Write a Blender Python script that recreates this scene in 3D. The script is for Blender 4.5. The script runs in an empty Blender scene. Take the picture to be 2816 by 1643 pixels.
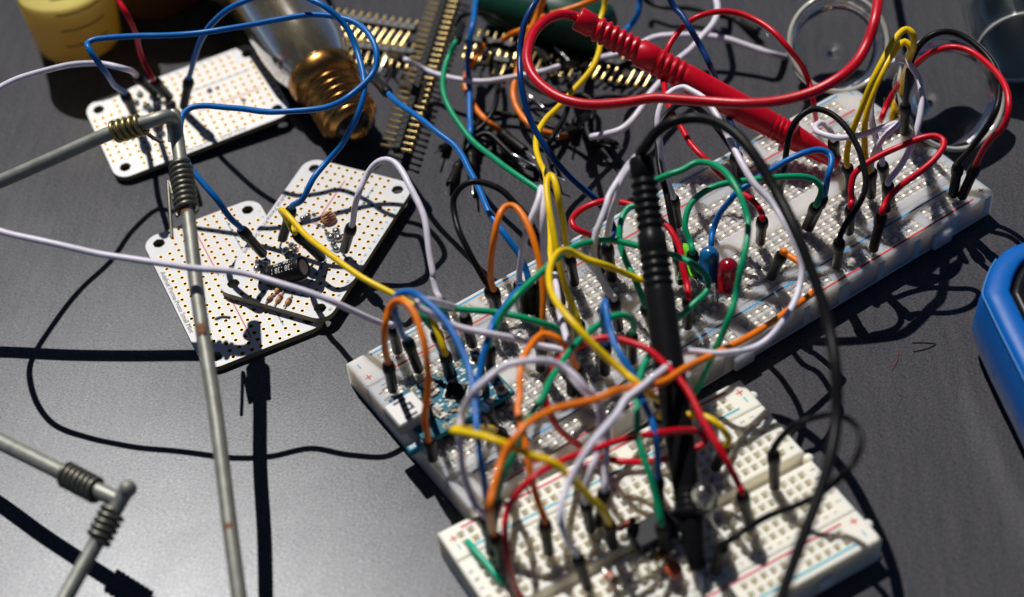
import bpy, bmesh, math, random
from mathutils import Vector, Matrix, Euler, Quaternion, geometry
random.seed(7)
S = bpy.context.scene
COL = S.collection
S.unit_settings.scale_length = 0.01          # one unit is one centimetre

# ------------------------------------------------------------------ camera
cd = bpy.data.cameras.new("camera"); cam = bpy.data.objects.new("camera", cd); COL.objects.link(cam); S.camera = cam
CLOC = Vector((-19.00163, -23.76508, 33.40271)); CEUL = Euler((0.740464, 0.067258, -0.607281), 'XYZ'); FPX = 4824.37
cam.location = CLOC; cam.rotation_euler = CEUL
cd.sensor_width = 36; cd.lens = FPX / 2816 * 36; cd.clip_start = 0.5; cd.clip_end = 2000
cd.dof.use_dof = True; cd.dof.focus_distance = 44.6; cd.dof.aperture_fstop = 0.082; cd.dof.aperture_blades = 0
# ------------------------------------------------------------------ sky and sun
EL, AZ = math.radians(59.5), math.radians(-97)
SUND = Vector((math.cos(EL) * math.cos(AZ), math.cos(EL) * math.sin(AZ), -math.sin(EL)))
wd = bpy.data.worlds.new("World"); S.world = wd; wd.use_nodes = True
sky = wd.node_tree.nodes.new("ShaderNodeTexSky"); sky.sky_type = 'NISHITA'; sky.sun_disc = False
sky.air_density = 0.45; sky.dust_density = 0.1; sky.ozone_density = 2.0
sky.sun_elevation = EL; sky.sun_rotation = math.atan2(-SUND.x, -SUND.y)
bg = wd.node_tree.nodes["Background"]; bg.inputs[1].default_value = 0.05
wd.node_tree.links.new(sky.outputs[0], bg.inputs[0])
sl = bpy.data.lights.new("sun", 'SUN'); sl.energy = 5.0; sl.angle = math.radians(0.5); sl.color = (1, 0.965, 0.92)
sun = bpy.data.objects.new("sun", sl); COL.objects.link(sun); sun.rotation_euler = SUND.to_track_quat('-Z', 'Y').to_euler()
sun.location = -SUND * 100
S.view_settings.view_transform = 'Standard'; S.view_settings.look = 'None'; S.view_settings.exposure = -0.4; S.view_settings.gamma = 1
S.render.engine = 'CYCLES'; S.cycles.use_denoising = True; S.cycles.max_bounces = 10; S.cycles.transparent_max_bounces = 12
S.cycles.sample_clamp_indirect = 6; S.cycles.caustics_reflective = False; S.cycles.caustics_refractive = False

# ------------------------------------------------------------------ survey helpers: a pixel of the photo at a known height gives a point
CR = CEUL.to_matrix()
REG = dict(a=(0, 0), b=(940, 0), c=(1876, 0), d=(0, 550), e=(940, 550), f=(1876, 550), g=(0, 1093), h=(940, 1093), i=(1876, 1093))
def px(t):
    r, x, y = t[0], *map(float, t[1:].split(','))
    if r == 'D': return x * 1.1179, y * 1.1179
    if r == 'A': return 400 + x * .34014, 500 + y * .34014
    if r == 'B': return 700 + x * .34014, 420 + y * .34014
    if r == 'C': return 1000 + x * .34014, 900 + y * .34014
    o = REG[r]; return o[0] + x * .3742, o[1] + y * .3742
def ray(t):
    u, v = px(t); return (CR @ Vector(((u - 1408) / FPX, -(v - 821.5) / FPX, -1))).normalized()
def at(t, z=0):
    d = ray(t); return CLOC + d * ((z - CLOC.z) / d.z)
def at_dist(t, base, L, flat=False):
    """the point on the ray of t that lies L from base (a stick of known length)"""
    d = ray(t); m = CLOC - base; b = m.dot(d); c = m.dot(m) - L * L; D = b * b - c
    if D <= 0:
        p = CLOC - d * b; return base + (p - base).normalized() * L
    r = [CLOC + d * (-b + s * math.sqrt(D)) for s in (-1, 1)]
    if flat: r.sort(key=lambda q: abs(q.z - base.z))
    else: r.sort(key=lambda q: -q.z if q.z - base.z < .98 * L else -q.z)
    return r[0]

# ------------------------------------------------------------------ materials
MATS = {}
def mat(name, col, rough=.4, metal=0, trans=0, ior=1.45, coat=0, sss=0, bump=0, bscale=40, var=0, spec=.5, sss_r=.3):
    if name in MATS: return MATS[name]
    m = bpy.data.materials.new(name); m.use_nodes = True; nt = m.node_tree; p = nt.nodes["Principled BSDF"]
    p.inputs["Base Color"].default_value = (*col, 1); p.inputs["Roughness"].default_value = rough
    p.inputs["Metallic"].default_value = metal; p.inputs["Transmission Weight"].default_value = trans; p.inputs["IOR"].default_value = ior
    p.inputs["Specular IOR Level"].default_value = spec
    p.inputs["Coat Weight"].default_value = coat; p.inputs["Coat Roughness"].default_value = .14 if trans > .9 else .12; p.inputs["Coat IOR"].default_value = 2.0 if trans > .9 else 1.5
    if sss: p.inputs["Subsurface Weight"].default_value = sss; p.inputs["Subsurface Radius"].default_value = (1, .85, .62); p.inputs["Subsurface Scale"].default_value = sss_r
    tc = nt.nodes.new("ShaderNodeTexCoord"); nz = nt.nodes.new("ShaderNodeTexNoise")
    nz.inputs["Scale"].default_value = bscale; nz.inputs["Detail"].default_value = 5
    nt.links.new(tc.outputs["Object"], nz.inputs["Vector"])
    if var:
        mx = nt.nodes.new("ShaderNodeMix"); mx.data_type = 'RGBA'
        mx.inputs[6].default_value = (*[c * (1 - var) for c in col], 1); mx.inputs[7].default_value = (*[min(1, c * (1 + var)) for c in col], 1)
        nt.links.new(nz.outputs["Fac"], mx.inputs[0]); nt.links.new(mx.outputs[2], p.inputs["Base Color"])
    # every surface carries slight gloss variation
    mr = nt.nodes.new("ShaderNodeMapRange"); mr.inputs[3].default_value = max(.02, rough - .08); mr.inputs[4].default_value = min(1, rough + .1)
    nt.links.new(nz.outputs["Fac"], mr.inputs[0]); nt.links.new(mr.outputs[0], p.inputs["Roughness"])
    if bump:
        b = nt.nodes.new("ShaderNodeBump"); b.inputs["Strength"].default_value = bump; b.inputs["Distance"].default_value = .02
        nt.links.new(nz.outputs["Fac"], b.inputs["Height"]); nt.links.new(b.outputs[0], p.inputs["Normal"])
    MATS[name] = m; return m
WIRE = dict(blue=(.001, .135, .46), shaded_blue=(.002, .042, .18), white=(.74, .70, .80), red=(.60, .002, .016), orange=(.92, .2, .006),  # the darker blue is the same blue insulation with shade put in
            yellow=(.92, .58, .003), green=(.001, .30, .135), black=(.008, .008, .009), crimson=(.3, .004, .02), rust=(.55, .06, .01))
def wmat(c): return mat("insulation_" + c, WIRE[c], rough=.34, bump=.2, bscale=5, var=.22, spec=.4 if c != 'black' else .16)
M_plug = mat("black_plug", (.009, .008, .007), rough=.42, bump=.15, bscale=14, var=.3, spec=.22)
M_steel = mat("bright_steel", (.72, .72, .7), rough=.22, metal=1)
M_gold = mat("gold_plate", (.9, .68, .30), rough=.3, metal=1)
M_pad = mat("gold_pad", (.66, .46, .19), rough=.45, metal=.4); M_hole = mat("shaded_hole_wall", (.26, .12, .045), rough=.5)  # hole walls coloured dark brown for the shade inside the plated holes
M_rod = mat("dull_rod", (.30, .305, .27), rough=.5, metal=.6, bump=.2, bscale=5, var=.35)
M_coil = mat("dark_coil", (.16, .155, .125), rough=.4, metal=.8, var=.3, bscale=6)
M_solder = mat("solder", (.62, .6, .57), rough=.22, metal=1, bump=.5, bscale=12)
M_black = mat("black_plastic", (.009, .009, .010), rough=.42, bump=.1, bscale=20, spec=.25)

def mat_translucent(name, col, fac, rough=.3):
    """thin coloured plastic or liquid that passes sunlight on"""
    m = mat(name, col, rough=rough, bump=.05, bscale=2); nt = m.node_tree; p = nt.nodes["Principled BSDF"]; out = nt.nodes["Material Output"]
    t = nt.nodes.new("ShaderNodeBsdfTranslucent"); t.inputs[0].default_value = (*col, 1); x = nt.nodes.new("ShaderNodeMixShader"); x.inputs[0].default_value = fac
    nt.links.new(p.outputs[0], x.inputs[1]); nt.links.new(t.outputs[0], x.inputs[2]); nt.links.new(x.outputs[0], out.inputs[0]); return m
# ------------------------------------------------------------------ object helpers
def link(name, me, m=None, parent=None, smooth=None):
    o = bpy.data.objects.new(name, me); COL.objects.link(o)
    for mm in (m if isinstance(m, (list, tuple)) else [m] if m else []): me.materials.append(mm)
    if parent is not None:
        o.parent = parent; o.matrix_parent_inverse = parent.matrix_world.inverted()
    return o
def tag(o, label, cat, group=None, kind=None):
    if label: o["label"] = label
    if cat: o["category"] = cat
    if group: o["group"] = group
    if kind: o["kind"] = kind
    return o
def thing(name, loc, label, cat, group=None):
    e = bpy.data.objects.new(name, None); COL.objects.link(e); e.location = loc; e.empty_display_size = .3
    e.matrix_world = Matrix.Translation(loc)
    return tag(e, label, cat, group)
class MB:
    def __init__(s): s.v = []; s.f = []; s.sm = []; s.mi = []
    def add(s, vs, fs, M=None, smooth=False, mi=0):
        n = len(s.v); s.v += [tuple(M @ Vector(v)) if M else tuple(v) for v in vs]
        for f in fs: s.f.append([i + n for i in f]); s.sm.append(smooth); s.mi.append(mi)
        return s
    def box(s, c, d, M=None, mi=0, bev=0):
        x, y, z = c; a, b, h = d[0] / 2, d[1] / 2, d[2] / 2
        if bev:
            k = min(bev, a * .9, b * .9, h * .9); vs = []; 
            for zz, q in ((-h, k), (-h + k, 0), (h - k, 0), (h, k)):
                A, B = a - q, b - q; kk = k if q == 0 else k * .5
                vs += [(x + sx * (A - (kk if e else 0)), y + sy * (B - (0 if e else kk)), z + zz) for sx, sy, es in ((1, 1, (0, 1)), (-1, 1, (1, 0)), (-1, -1, (0, 1)), (1, -1, (1, 0))) for e in es]
            fs = [list(range(7, -1, -1)), list(range(24, 32))]
            for r in range(3):
                for i in range(8): fs.append([r * 8 + i, r * 8 + (i + 1) % 8, r * 8 + 8 + (i + 1) % 8, r * 8 + 8 + i])
            return s.add(vs, fs, M, False, mi)
        vs = [(x + i * a, y + j * b, z + k * h) for i in (-1, 1) for j in (-1, 1) for k in (-1, 1)]
        return s.add(vs, [(0, 1, 3, 2), (4, 6, 7, 5), (0, 4, 5, 1), (2, 3, 7, 6), (0, 2, 6, 4), (1, 5, 7, 3)], M, False, mi)
    def lathe(s, prof, n=20, M=None, caps=True, mi=0, smooth=True):
        """prof: (radius, height) along local z"""
        vs = []; fs = []
        for r, z in prof: vs += [(r * math.cos(2 * math.pi * i / n), r * math.sin(2 * math.pi * i / n), z) for i in range(n)]
        for k in range(len(prof) - 1):
            for i in range(n): fs.append((k * n + i, k * n + (i + 1) % n, (k + 1) * n + (i + 1) % n, (k + 1) * n + i))
        s.add(vs, fs, M, smooth, mi)
        if caps:
            s.add([v for v in vs[:n]], [list(range(n - 1, -1, -1))], M, False, mi); s.add(vs[-n:], [list(range(n))], M, False, mi)
        return s
    def tube(s, pts, r, n=12, caps=True, mi=0, rr=None):
        pts = [Vector(p) for p in pts]; N = len(pts); vs = []; fs = []
        T = [(pts[min(i + 1, N - 1)] - pts[max(i - 1, 0)]).normalized() for i in range(N)]
        u = T[0].orthogonal().normalized()
        for i in range(N):
            if i: 
                u = T[i - 1].rotation_difference(T[i]) @ u; u = (u - T[i] * u.dot(T[i])).normalized()
            w = T[i].cross(u); R = rr[i] if rr else r
            vs += [pts[i] + (u * math.cos(2 * math.pi * k / n) + w * math.sin(2 * math.pi * k / n)) * R for k in range(n)]
        for i in range(N - 1):
            for k in range(n): fs.append((i * n + k, i * n + (k + 1) % n, (i + 1) * n + (k + 1) % n, (i + 1) * n + k))
        s.add(vs, fs, None, True, mi)
        if caps: s.add(vs[:n], [list(range(n - 1, -1, -1))], None, False, mi); s.add(vs[-n:], [list(range(n))], None, False, mi)
        return s
    def ball(s, c, r, M=None, mi=0, n=10, sc=(1, 1, 1)):
        prof = [(max(r * math.sin(math.pi * k / n), r * .02), -r * math.cos(math.pi * k / n)) for k in range(n + 1)]
        K = Matrix.Translation(c) @ Matrix.Diagonal((*sc, 1)); return s.lathe(prof, 14, (M @ K) if M else K, True, mi)
    def mesh(s, name):
        me = bpy.data.meshes.new(name); me.from_pydata(s.v, [], s.f)
        me.polygons.foreach_set("use_smooth", s.sm); me.polygons.foreach_set("material_index", s.mi); me.update(); return me
    def obj(s, name, m, parent=None): return link(name, s.mesh(name), m, parent)
def frame(p, d, up=Vector((0, 0, 1))):
    """matrix with local z along d at p"""
    return Matrix.Translation(p) @ Vector((0, 0, 1)).rotation_difference(d.normalized()).to_matrix().to_4x4()
def spline(P, per=6):
    P = [Vector(p) for p in P]; out = []; n = len(P)
    Q = [P[0] * 2 - P[1]] + P + [P[-1] * 2 - P[-2]]
    for i in range(1, n):
        p0, p1, p2, p3 = Q[i - 1:i + 3]
        t0 = 0; t1 = t0 + max((p1 - p0).length, 1e-4) ** .5; t2 = t1 + max((p2 - p1).length, 1e-4) ** .5; t3 = t2 + max((p3 - p2).length, 1e-4) ** .5
        k = max(3, min(14, int((p2 - p1).length * per)))
        for j in range(k):
            t = t1 + (t2 - t1) * j / k
            A1 = p0 * ((t1 - t) / (t1 - t0)) + p1 * ((t - t0) / (t1 - t0)); A2 = p1 * ((t2 - t) / (t2 - t1)) + p2 * ((t - t1) / (t2 - t1))
            A3 = p2 * ((t3 - t) / (t3 - t2)) + p3 * ((t - t2) / (t3 - t2))
            B1 = A1 * ((t2 - t) / (t2 - t0)) + A2 * ((t - t0) / (t2 - t0)); B2 = A2 * ((t3 - t) / (t3 - t1)) + A3 * ((t - t1) / (t3 - t1))
            out.append(B1 * ((t2 - t) / (t2 - t1)) + B2 * ((t - t1) / (t2 - t1)))
    out.append(P[-1]); return out
def pxpath(toks, z0, z1, h, p0=None, p1=None):
    """survey points of a cable: pixel tokens, with @height where it is known; the rest rise from z0 to z1 in an arc h high"""
    raw = []
    if p0 is not None: raw.append((p0, None))
    for t in toks.split():
        a, *b = t.split('@'); raw.append((a, float(b[0]) if b else None))
    if p1 is not None: raw.append((p1, None))
    uv = []
    for a, _ in raw:
        if isinstance(a, str): uv.append(px(a))
        else:
            q = CR.transposed() @ (a - CLOC); uv.append((1408 + FPX * q.x / -q.z, 821.5 - FPX * q.y / -q.z))
    s = [0]
    for i in range(1, len(uv)): s.append(s[-1] + math.dist(uv[i], uv[i - 1]))
    s = [q / s[-1] for q in s]
    kn = [(s[i], raw[i][1]) for i in range(len(raw)) if raw[i][1] is not None]
    if kn:
        if kn[0][0] > 0: kn = [(0, z0)] + kn
        if kn[-1][0] < 1: kn = kn + [(1, z1)]
    out = []
    for i, (a, z) in enumerate(raw):
        if not isinstance(a, str): out.append(a); continue
        if kn:
            j = max(k for k in range(len(kn)) if kn[k][0] <= s[i] + 1e-9); j = min(j, len(kn) - 2) if len(kn) > 1 else 0
            if len(kn) == 1: zz = kn[0][1]
            else:
                f = (s[i] - kn[j][0]) / max(1e-6, kn[j + 1][0] - kn[j][0]); f = min(1, max(0, f))
                pk = lambda q: 0 if (q == 0 or q == len(kn) - 1) else 1
                # ease: steep at the plugs, level at the tops
                if pk(j) and not pk(j + 1): g = 1 - math.cos(f * math.pi / 2)
                elif pk(j + 1) and not pk(j): g = math.sin(f * math.pi / 2)
                else: g = .5 - .5 * math.cos(f * math.pi)
                zz = kn[j][1] + (kn[j + 1][1] - kn[j][1]) * g
        else: zz = z0 + (z1 - z0) * s[i] + h * math.sin(math.pi * s[i]) ** .75 if 0 < s[i] < 1 else (z0 if s[i] <= 0 else z1)
        out.append(at(a, max(zz, .09)))
    return out
def text_mesh(s, size, name="lettering"):
    cu = bpy.data.curves.new(name, 'FONT'); cu.body = s; cu.size = size; cu.align_x = 'CENTER'; cu.align_y = 'CENTER'; cu.resolution_u = 2
    o = bpy.data.objects.new(name, cu); COL.objects.link(o); bpy.context.view_layer.update()
    me = bpy.data.meshes.new_from_object(o.evaluated_get(bpy.context.evaluated_depsgraph_get())); bpy.data.objects.remove(o); bpy.data.curves.remove(cu)
    return me
def text_into(mb, s, size, M, mi=0):
    me = text_mesh(s, size); mb.add([v.co[:] for v in me.vertices], [list(p.vertices) for p in me.polygons], M, False, mi); bpy.data.meshes.remove(me)
P = .254
# ------------------------------------------------------------------ the table
def table_material():
    m = bpy.data.materials.new("dark_weathered_table"); m.use_nodes = True; nt = m.node_tree; p = nt.nodes["Principled BSDF"]; L = nt.links.new
    tc = nt.nodes.new("ShaderNodeTexCoord")
    mr0 = nt.nodes.new("ShaderNodeMapping"); mr0.inputs["Rotation"].default_value = (0, 0, math.radians(-52)); L(tc.outputs["Object"], mr0.inputs[0])
    mp = nt.nodes.new("ShaderNodeMapping"); mp.inputs["Scale"].default_value = (.30, 2.6, 1); L(mr0.outputs[0], mp.inputs[0])
    n1 = nt.nodes.new("ShaderNodeTexNoise"); n1.inputs["Scale"].default_value = 1.6; n1.inputs["Detail"].default_value = 8; n1.inputs["Roughness"].default_value = .7
    L(mp.outputs[0], n1.inputs["Vector"])
    n2 = nt.nodes.new("ShaderNodeTexNoise"); n2.inputs["Scale"].default_value = 21; n2.inputs["Detail"].default_value = 3; n2.inputs["Roughness"].default_value = .6
    mp2 = nt.nodes.new("ShaderNodeMapping"); mp2.inputs["Scale"].default_value = (.6, 1.3, 1)
    L(tc.outputs["Object"], mp2.inputs[0]); L(mp2.outputs[0], n2.inputs["Vector"])
    n3 = nt.nodes.new("ShaderNodeTexNoise"); n3.inputs["Scale"].default_value = .22; n3.inputs["Detail"].default_value = 3
    L(tc.outputs["Object"], n3.inputs["Vector"])
    cr = nt.nodes.new("ShaderNodeValToRGB"); cr.color_ramp.elements[0].position = .25; cr.color_ramp.elements[1].position = .8
    cr.color_ramp.elements[0].color = (.042, .045, .053, 1); cr.color_ramp.elements[1].color = (.080, .074, .079, 1)
    L(n1.outputs["Fac"], cr.inputs[0])
    mx = nt.nodes.new("ShaderNodeMix"); mx.data_type = 'RGBA'; mx.blend_type = 'MULTIPLY'; mx.inputs[0].default_value = 1
    L(cr.outputs[0], mx.inputs[6]); mg = nt.nodes.new("ShaderNodeMapRange"); mg.inputs[1].default_value = .34; mg.inputs[2].default_value = .66; mg.inputs[3].default_value = .55; mg.inputs[4].default_value = 1.5; L(n2.outputs["Fac"], mg.inputs[0]); L(mg.outputs[0], mx.inputs[7]); L(mx.outputs[2], p.inputs["Base Color"])
    mr = nt.nodes.new("ShaderNodeMapRange"); mr.inputs[1].default_value = .25; mr.inputs[2].default_value = .75; mr.inputs[3].default_value = .275; mr.inputs[4].default_value = .315
    L(n3.outputs["Fac"], mr.inputs[0])
    # waxy sheen: a Beckmann gloss over the matt board
    p.inputs["Roughness"].default_value = .8
    gl = nt.nodes.new("ShaderNodeBsdfGlossy"); gl.distribution = 'BECKMANN'; L(mr.outputs[0], gl.inputs["Roughness"]); gm = nt.nodes.new("ShaderNodeMapRange"); gm.inputs[1].default_value = .33; gm.inputs[2].default_value = .67; gm.inputs[3].default_value = .5; gm.inputs[4].default_value = 1.0
    nw = nt.nodes.new("ShaderNodeTexNoise"); nw.inputs["Scale"].default_value = 1.1; nw.inputs["Detail"].default_value = 9; nw.inputs["Roughness"].default_value = .75; L(mp2.outputs[0], nw.inputs["Vector"])
    av = nt.nodes.new("ShaderNodeMath"); av.operation = 'MULTIPLY_ADD'; av.inputs[1].default_value = .75; L(n2.outputs["Fac"], av.inputs[0])
    aw = nt.nodes.new("ShaderNodeMath"); aw.operation = 'MULTIPLY'; aw.inputs[1].default_value = .25; L(nw.outputs["Fac"], aw.inputs[0]); L(aw.outputs[0], av.inputs[2])
    L(av.outputs[0], gm.inputs[0]); tn = nt.nodes.new("ShaderNodeMix"); tn.data_type = 'RGBA'; tn.blend_type = 'MULTIPLY'; tn.inputs[0].default_value = 1; tn.inputs[7].default_value = (.92, .95, 1, 1); L(gm.outputs[0], tn.inputs[6]); L(tn.outputs[2], gl.inputs["Color"])
    fr = nt.nodes.new("ShaderNodeFresnel"); fr.inputs["IOR"].default_value = 1.36
    ms = nt.nodes.new("ShaderNodeMixShader"); L(fr.outputs[0], ms.inputs[0]); L(p.outputs[0], ms.inputs[1]); L(gl.outputs[0], ms.inputs[2]); L(ms.outputs[0], nt.nodes["Material Output"].inputs[0])
    p.inputs["Specular IOR Level"].default_value = .1
    # specks of dust and worn pale scratches
    n4 = nt.nodes.new("ShaderNodeTexNoise"); n4.inputs["Scale"].default_value = 7; n4.inputs["Detail"].default_value = 6; n4.inputs["Roughness"].default_value = .8; L(mp2.outputs[0], n4.inputs["Vector"])
    m4 = nt.nodes.new("ShaderNodeMapRange"); m4.inputs[1].default_value = .68; m4.inputs[2].default_value = .76; m4.inputs[4].default_value = .35; L(n4.outputs["Fac"], m4.inputs[0])
    x4 = nt.nodes.new("ShaderNodeMix"); x4.data_type = 'RGBA'; x4.inputs[7].default_value = (.14, .12, .115, 1); L(m4.outputs[0], x4.inputs[0]); L(mx.outputs[2], x4.inputs[6]); L(x4.outputs[2], p.inputs["Base Color"])
    b = nt.nodes.new("ShaderNodeBump"); b.inputs["Strength"].default_value = .3; b.inputs["Distance"].default_value = .006
    L(n2.outputs["Fac"], b.inputs["Height"]); L(b.outputs[0], p.inputs["Normal"]); L(b.outputs[0], gl.inputs["Normal"])
    return m
mb = MB(); mb.box((0, 0, -1), (160, 130, 2))
tag(mb.obj("table_top", table_material()), None, None, kind='structure')

# ------------------------------------------------------------------ perforated plates
def holed_plate(xs, ys, hole, z, depth, funnel=None):
    """flat plate on the grid lines xs, ys with real square wells; hole(i, j) says which cells are wells"""
    mb = MB(); vid = {}
    def V(i, j):
        if (i, j) not in vid: vid[i, j] = len(mb.v); mb.v.append((xs[i], ys[j], z))
        return vid[i, j]
    def F(f, mi=0): mb.f.append(f); mb.sm.append(False); mb.mi.append(mi)
    for i in range(len(xs) - 1):
        for j in range(len(ys) - 1):
            q = [V(i, j), V(i + 1, j), V(i + 1, j + 1), V(i, j + 1)]
            if not hole(i, j): F(q); continue
            cx, cy = (xs[i] + xs[i + 1]) / 2, (ys[j] + ys[j + 1]) / 2; top = q
            lv = []
            if funnel: lv.append((funnel[0], z - funnel[1]))
            hw = funnel[0] if funnel else (xs[i + 1] - xs[i]) / 2
            lv.append((hw, z - depth))
            for w, zz in lv:
                n = len(mb.v); mb.v += [(cx - w, cy - w, zz), (cx + w, cy - w, zz), (cx + w, cy + w, zz), (cx - w, cy + w, zz)]
                nx = [n, n + 1, n + 2, n + 3]
                for k in range(4): F([top[k], top[(k + 1) % 4], nx[(k + 1) % 4], nx[k]])
                top = nx
            if funnel: F(top, 1)
    return mb
def grid_lines(cs, w, lo, hi):
    r = [lo]
    for c in cs: r += [c - w, c + w]
    return r + [hi]
def skirt(mb, x0, x1, y0, y1, z1, z0, ch=.05, mi=0):
    """chamfer and side walls under a plate that spans x0..x1, y0..y1"""
    def ring(e, z): return [(x0 - e, y0 - e, z), (x1 + e, y0 - e, z), (x1 + e, y1 + e, z), (x0 - e, y1 + e, z)]
    vs = ring(0, z1) + ring(ch * .65, z1 - ch * .3) + ring(ch, z1 - ch) + ring(ch, z0); fs = []
    for r in range(3):
        for k in range(4): fs.append((r * 4 + k, r * 4 + (k + 1) % 4, r * 4 + 4 + (k + 1) % 4, r * 4 + 4 + k))
    fs = [tuple(reversed(f)) for f in fs] + [(12, 15, 14, 13)]
    mb.add(vs, fs, None, False, mi)

M_clear = mat("frosted_clear_plastic", (.80, .71, .63), rough=.2, sss=1.0, sss_r=1.3, bump=.06, bscale=6)
M_rib = mat("milky_rib", (.85, .82, .72), rough=.5, var=.1)
M_tape = mat("pale_backing", (.6, .52, .46), rough=.7, var=.25, bscale=3)
M_clip = mat("pale_glint_nickel", (.97, .91, .79), rough=.27, metal=.35)
M_redink = mat("red_ink", (.55, .02, .02), rough=.5); M_blueink = mat("blue_ink", (.01, .27, .55), rough=.5); M_dkink = mat("dark_ink", (.05, .05, .05), rough=.6)
TOPZ = .85
RY = (2.16, 2.42)
def rail_cols(n): return [k for k in range(n) if k % 6 != 5]

# ---------------- long clear breadboard
bb = thing("breadboard", (0, 0, 0), "long clear breadboard full of jumper wires with a blue circuit board at its end", "breadboard")
colx = [(c - 32) * P for c in range(1, 64)]
Y5 = [.381 + .254 * k for k in range(5)]
def big_strip(name, y0, y1, rows, cols, extra=None):
    cs = [colx[c] for c in cols]
    xs = grid_lines(cs, .098, -8.2, 8.2); ys = grid_lines(rows, .098, y0, y1)
    mb = holed_plate(xs, ys, lambda i, j: i % 2 == 1 and j % 2 == 1, TOPZ, .16)
    skirt(mb, -8.2, 8.2, y0, y1, TOPZ, .06, .035)
    return mb.obj(name, M_clear, bb)
big_strip("terminal_strip", -1.72, 1.72, sorted([-y for y in Y5] + Y5), range(63))
rc = [k + 2 for k in range(59) if k % 6 != 5]
for s in (1, -1):
    ys = sorted(s * y for y in RY)
    r_ = big_strip("power_rail", *(sorted((s * 1.80, s * 2.70))), ys, rc)
    if s < 0:
        for x in (-6.7, -.25, 6.35): MB().box((x, -2.84, .40), (.62, .18, .44), bev=.03).obj('locating_tab', M_clear, r_)
    else:
        for x in (-6.7, -.25, 6.35): MB().box((x, 2.79, .40), (.6, .1, .4), bev=.03).obj('locating_tab', M_clear, r_)
# the sprung contacts: pale domes whose colour and shape carry the sun glints
cl = MB()
def glint_dome(x, y, w=.115, l=.1):
    R = .075; a = random.uniform(-.25, .25); b = random.uniform(-.25, .25)
    M = Matrix.Translation((x, y, TOPZ - .08 + random.uniform(-.02, .012))) @ Matrix.Rotation(a, 4, 'X') @ Matrix.Rotation(b, 4, 'Y')
    cl.lathe([(.094, -.03), (.086, .03), (.066, .062), (.034, .08), (.003, .084)], 10, M, False)
for x in colx:
    for s in (1, -1):
        for y in Y5: glint_dome(x, s * y)
        cl.box((x, s * .889, TOPZ - .42), (.07, 1.2, .1))
for c in rc:
    for s in (1, -1):
        for y in RY: glint_dome(colx[c], s * y)
for s in (1, -1):
    for y in RY:
        cl.box((0, s * y, TOPZ - .5), (15.2, .12, .2))
tag(cl.obj("contact_clips", M_clip, bb), None, None, kind='stuff')
rb = MB()
for k in range(14):
    x = -8.05 + k * 1.238; rb.box((x, -2.742, .42), (.2 if k % 3 else .34, .02, .66))
rb.box((0, -2.742, .11), (16.3, .018, .05))
rb.obj("inner_ribs", M_rib, bb)
tp = MB(); tp.box((0, 0, .035), (16.3, 5.36, .04)); tp.obj("adhesive_backing", M_tape, bb)
def line(parent, m, x0, x1, y, w=.055, z=TOPZ, M=None):
    mb = MB(); mb.box(((x0 + x1) / 2, y, z + .003), (abs(x1 - x0), w, .004), M); return mb.obj("printed_line", m, parent)
for s in (1, -1):
    line(bb, M_redink, -7.62, 7.62, 1.885 if s > 0 else -2.61, .05); line(bb, M_blueink, -7.62, 7.62, 2.605 if s > 0 else -1.945, .05)
lt = MB()
for k, yy in ((0, 2.01), (1, 2.45)):
    for x in (-8.03, 8.0):
        for sy in (0, 1):
            y = yy if sy == 0 else (-2.50 if k == 0 else -2.04)
            z = TOPZ + .003
            if k == 0: lt.box((x, y, z), (.03, .17, .004)); lt.box((x, y, z + .003), (.17, .03, .004))
            else: lt.box((x, y, z), (.03, .17, .004), None, 1)
link("polarity_lettering", lt.mesh("polarity_lettering"), [M_redink, M_blueink], bb)
nm = MB()
for c in [1] + list(range(5, 64, 5)):
    for s in (1, -1):
        text_into(nm, str(c), .21, Matrix.Translation((colx[c - 1], s * 1.585, TOPZ + .004)) @ Matrix.Rotation(-math.pi / 2, 4, 'Z'))
for k, ch in enumerate("abcde"):
    for x in (-8.05, 8.05): text_into(nm, ch, .17, Matrix.Translation((x, Y5[4 - k], TOPZ + .004)) @ Matrix.Rotation(-math.pi / 2, 4, 'Z')); text_into(nm, "fghij"[k], .17, Matrix.Translation((x, -Y5[k], TOPZ + .004)) @ Matrix.Rotation(-math.pi / 2, 4, 'Z'))
nm.obj("row_lettering", M_dkink, bb)

# ---------------- short white breadboard
HBM = Matrix.Translation((-5.326346, -5.912993, 0)) @ Matrix.Rotation(-.085825, 4, 'Z')
M_cream = mat("cream_plastic", (.86, .82, .71), rough=.42, sss=.7, sss_r=.3, bump=.1, bscale=14)
M_well = mat("well_bottom", (.16, .13, .10), rough=.5)
hb = thing("breadboard", HBM.translation, "short opaque white breadboard under the black probe in the nearest corner", "breadboard")
hb.matrix_world = HBM
hx = [(15.5 - c) * P for c in range(1, 31)]
def hobj(mb, name, m, parent=None):
    o = link(name, mb.mesh(name), m); o.parent = parent or hb; return o
def half_strip(name, y0, y1, rows, cs, skip=()):
    xs = grid_lines(sorted(cs), .088, -4.08, 4.08); ys = grid_lines(rows, .088, y0, y1)
    mb = holed_plate(xs, ys, lambda i, j: i % 2 == 1 and j % 2 == 1, TOPZ, .3, (.046, .075))
    skirt(mb, -4.08, 4.08, y0, y1, TOPZ, 0, .05)
    return hobj(mb, name, [M_cream, M_well])
for s in (1, -1):
    half_strip("terminal_strip", *sorted((s * .19, s * 1.74)), sorted(s * y for y in Y5), hx)
bt = MB(); bt.box((0, 0, .25), (8.15, .5, .5)); hobj(bt, "centre_channel", M_cream)
hrc = [hx[k + 1] for k in range(29) if k % 6 != 5]
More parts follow.
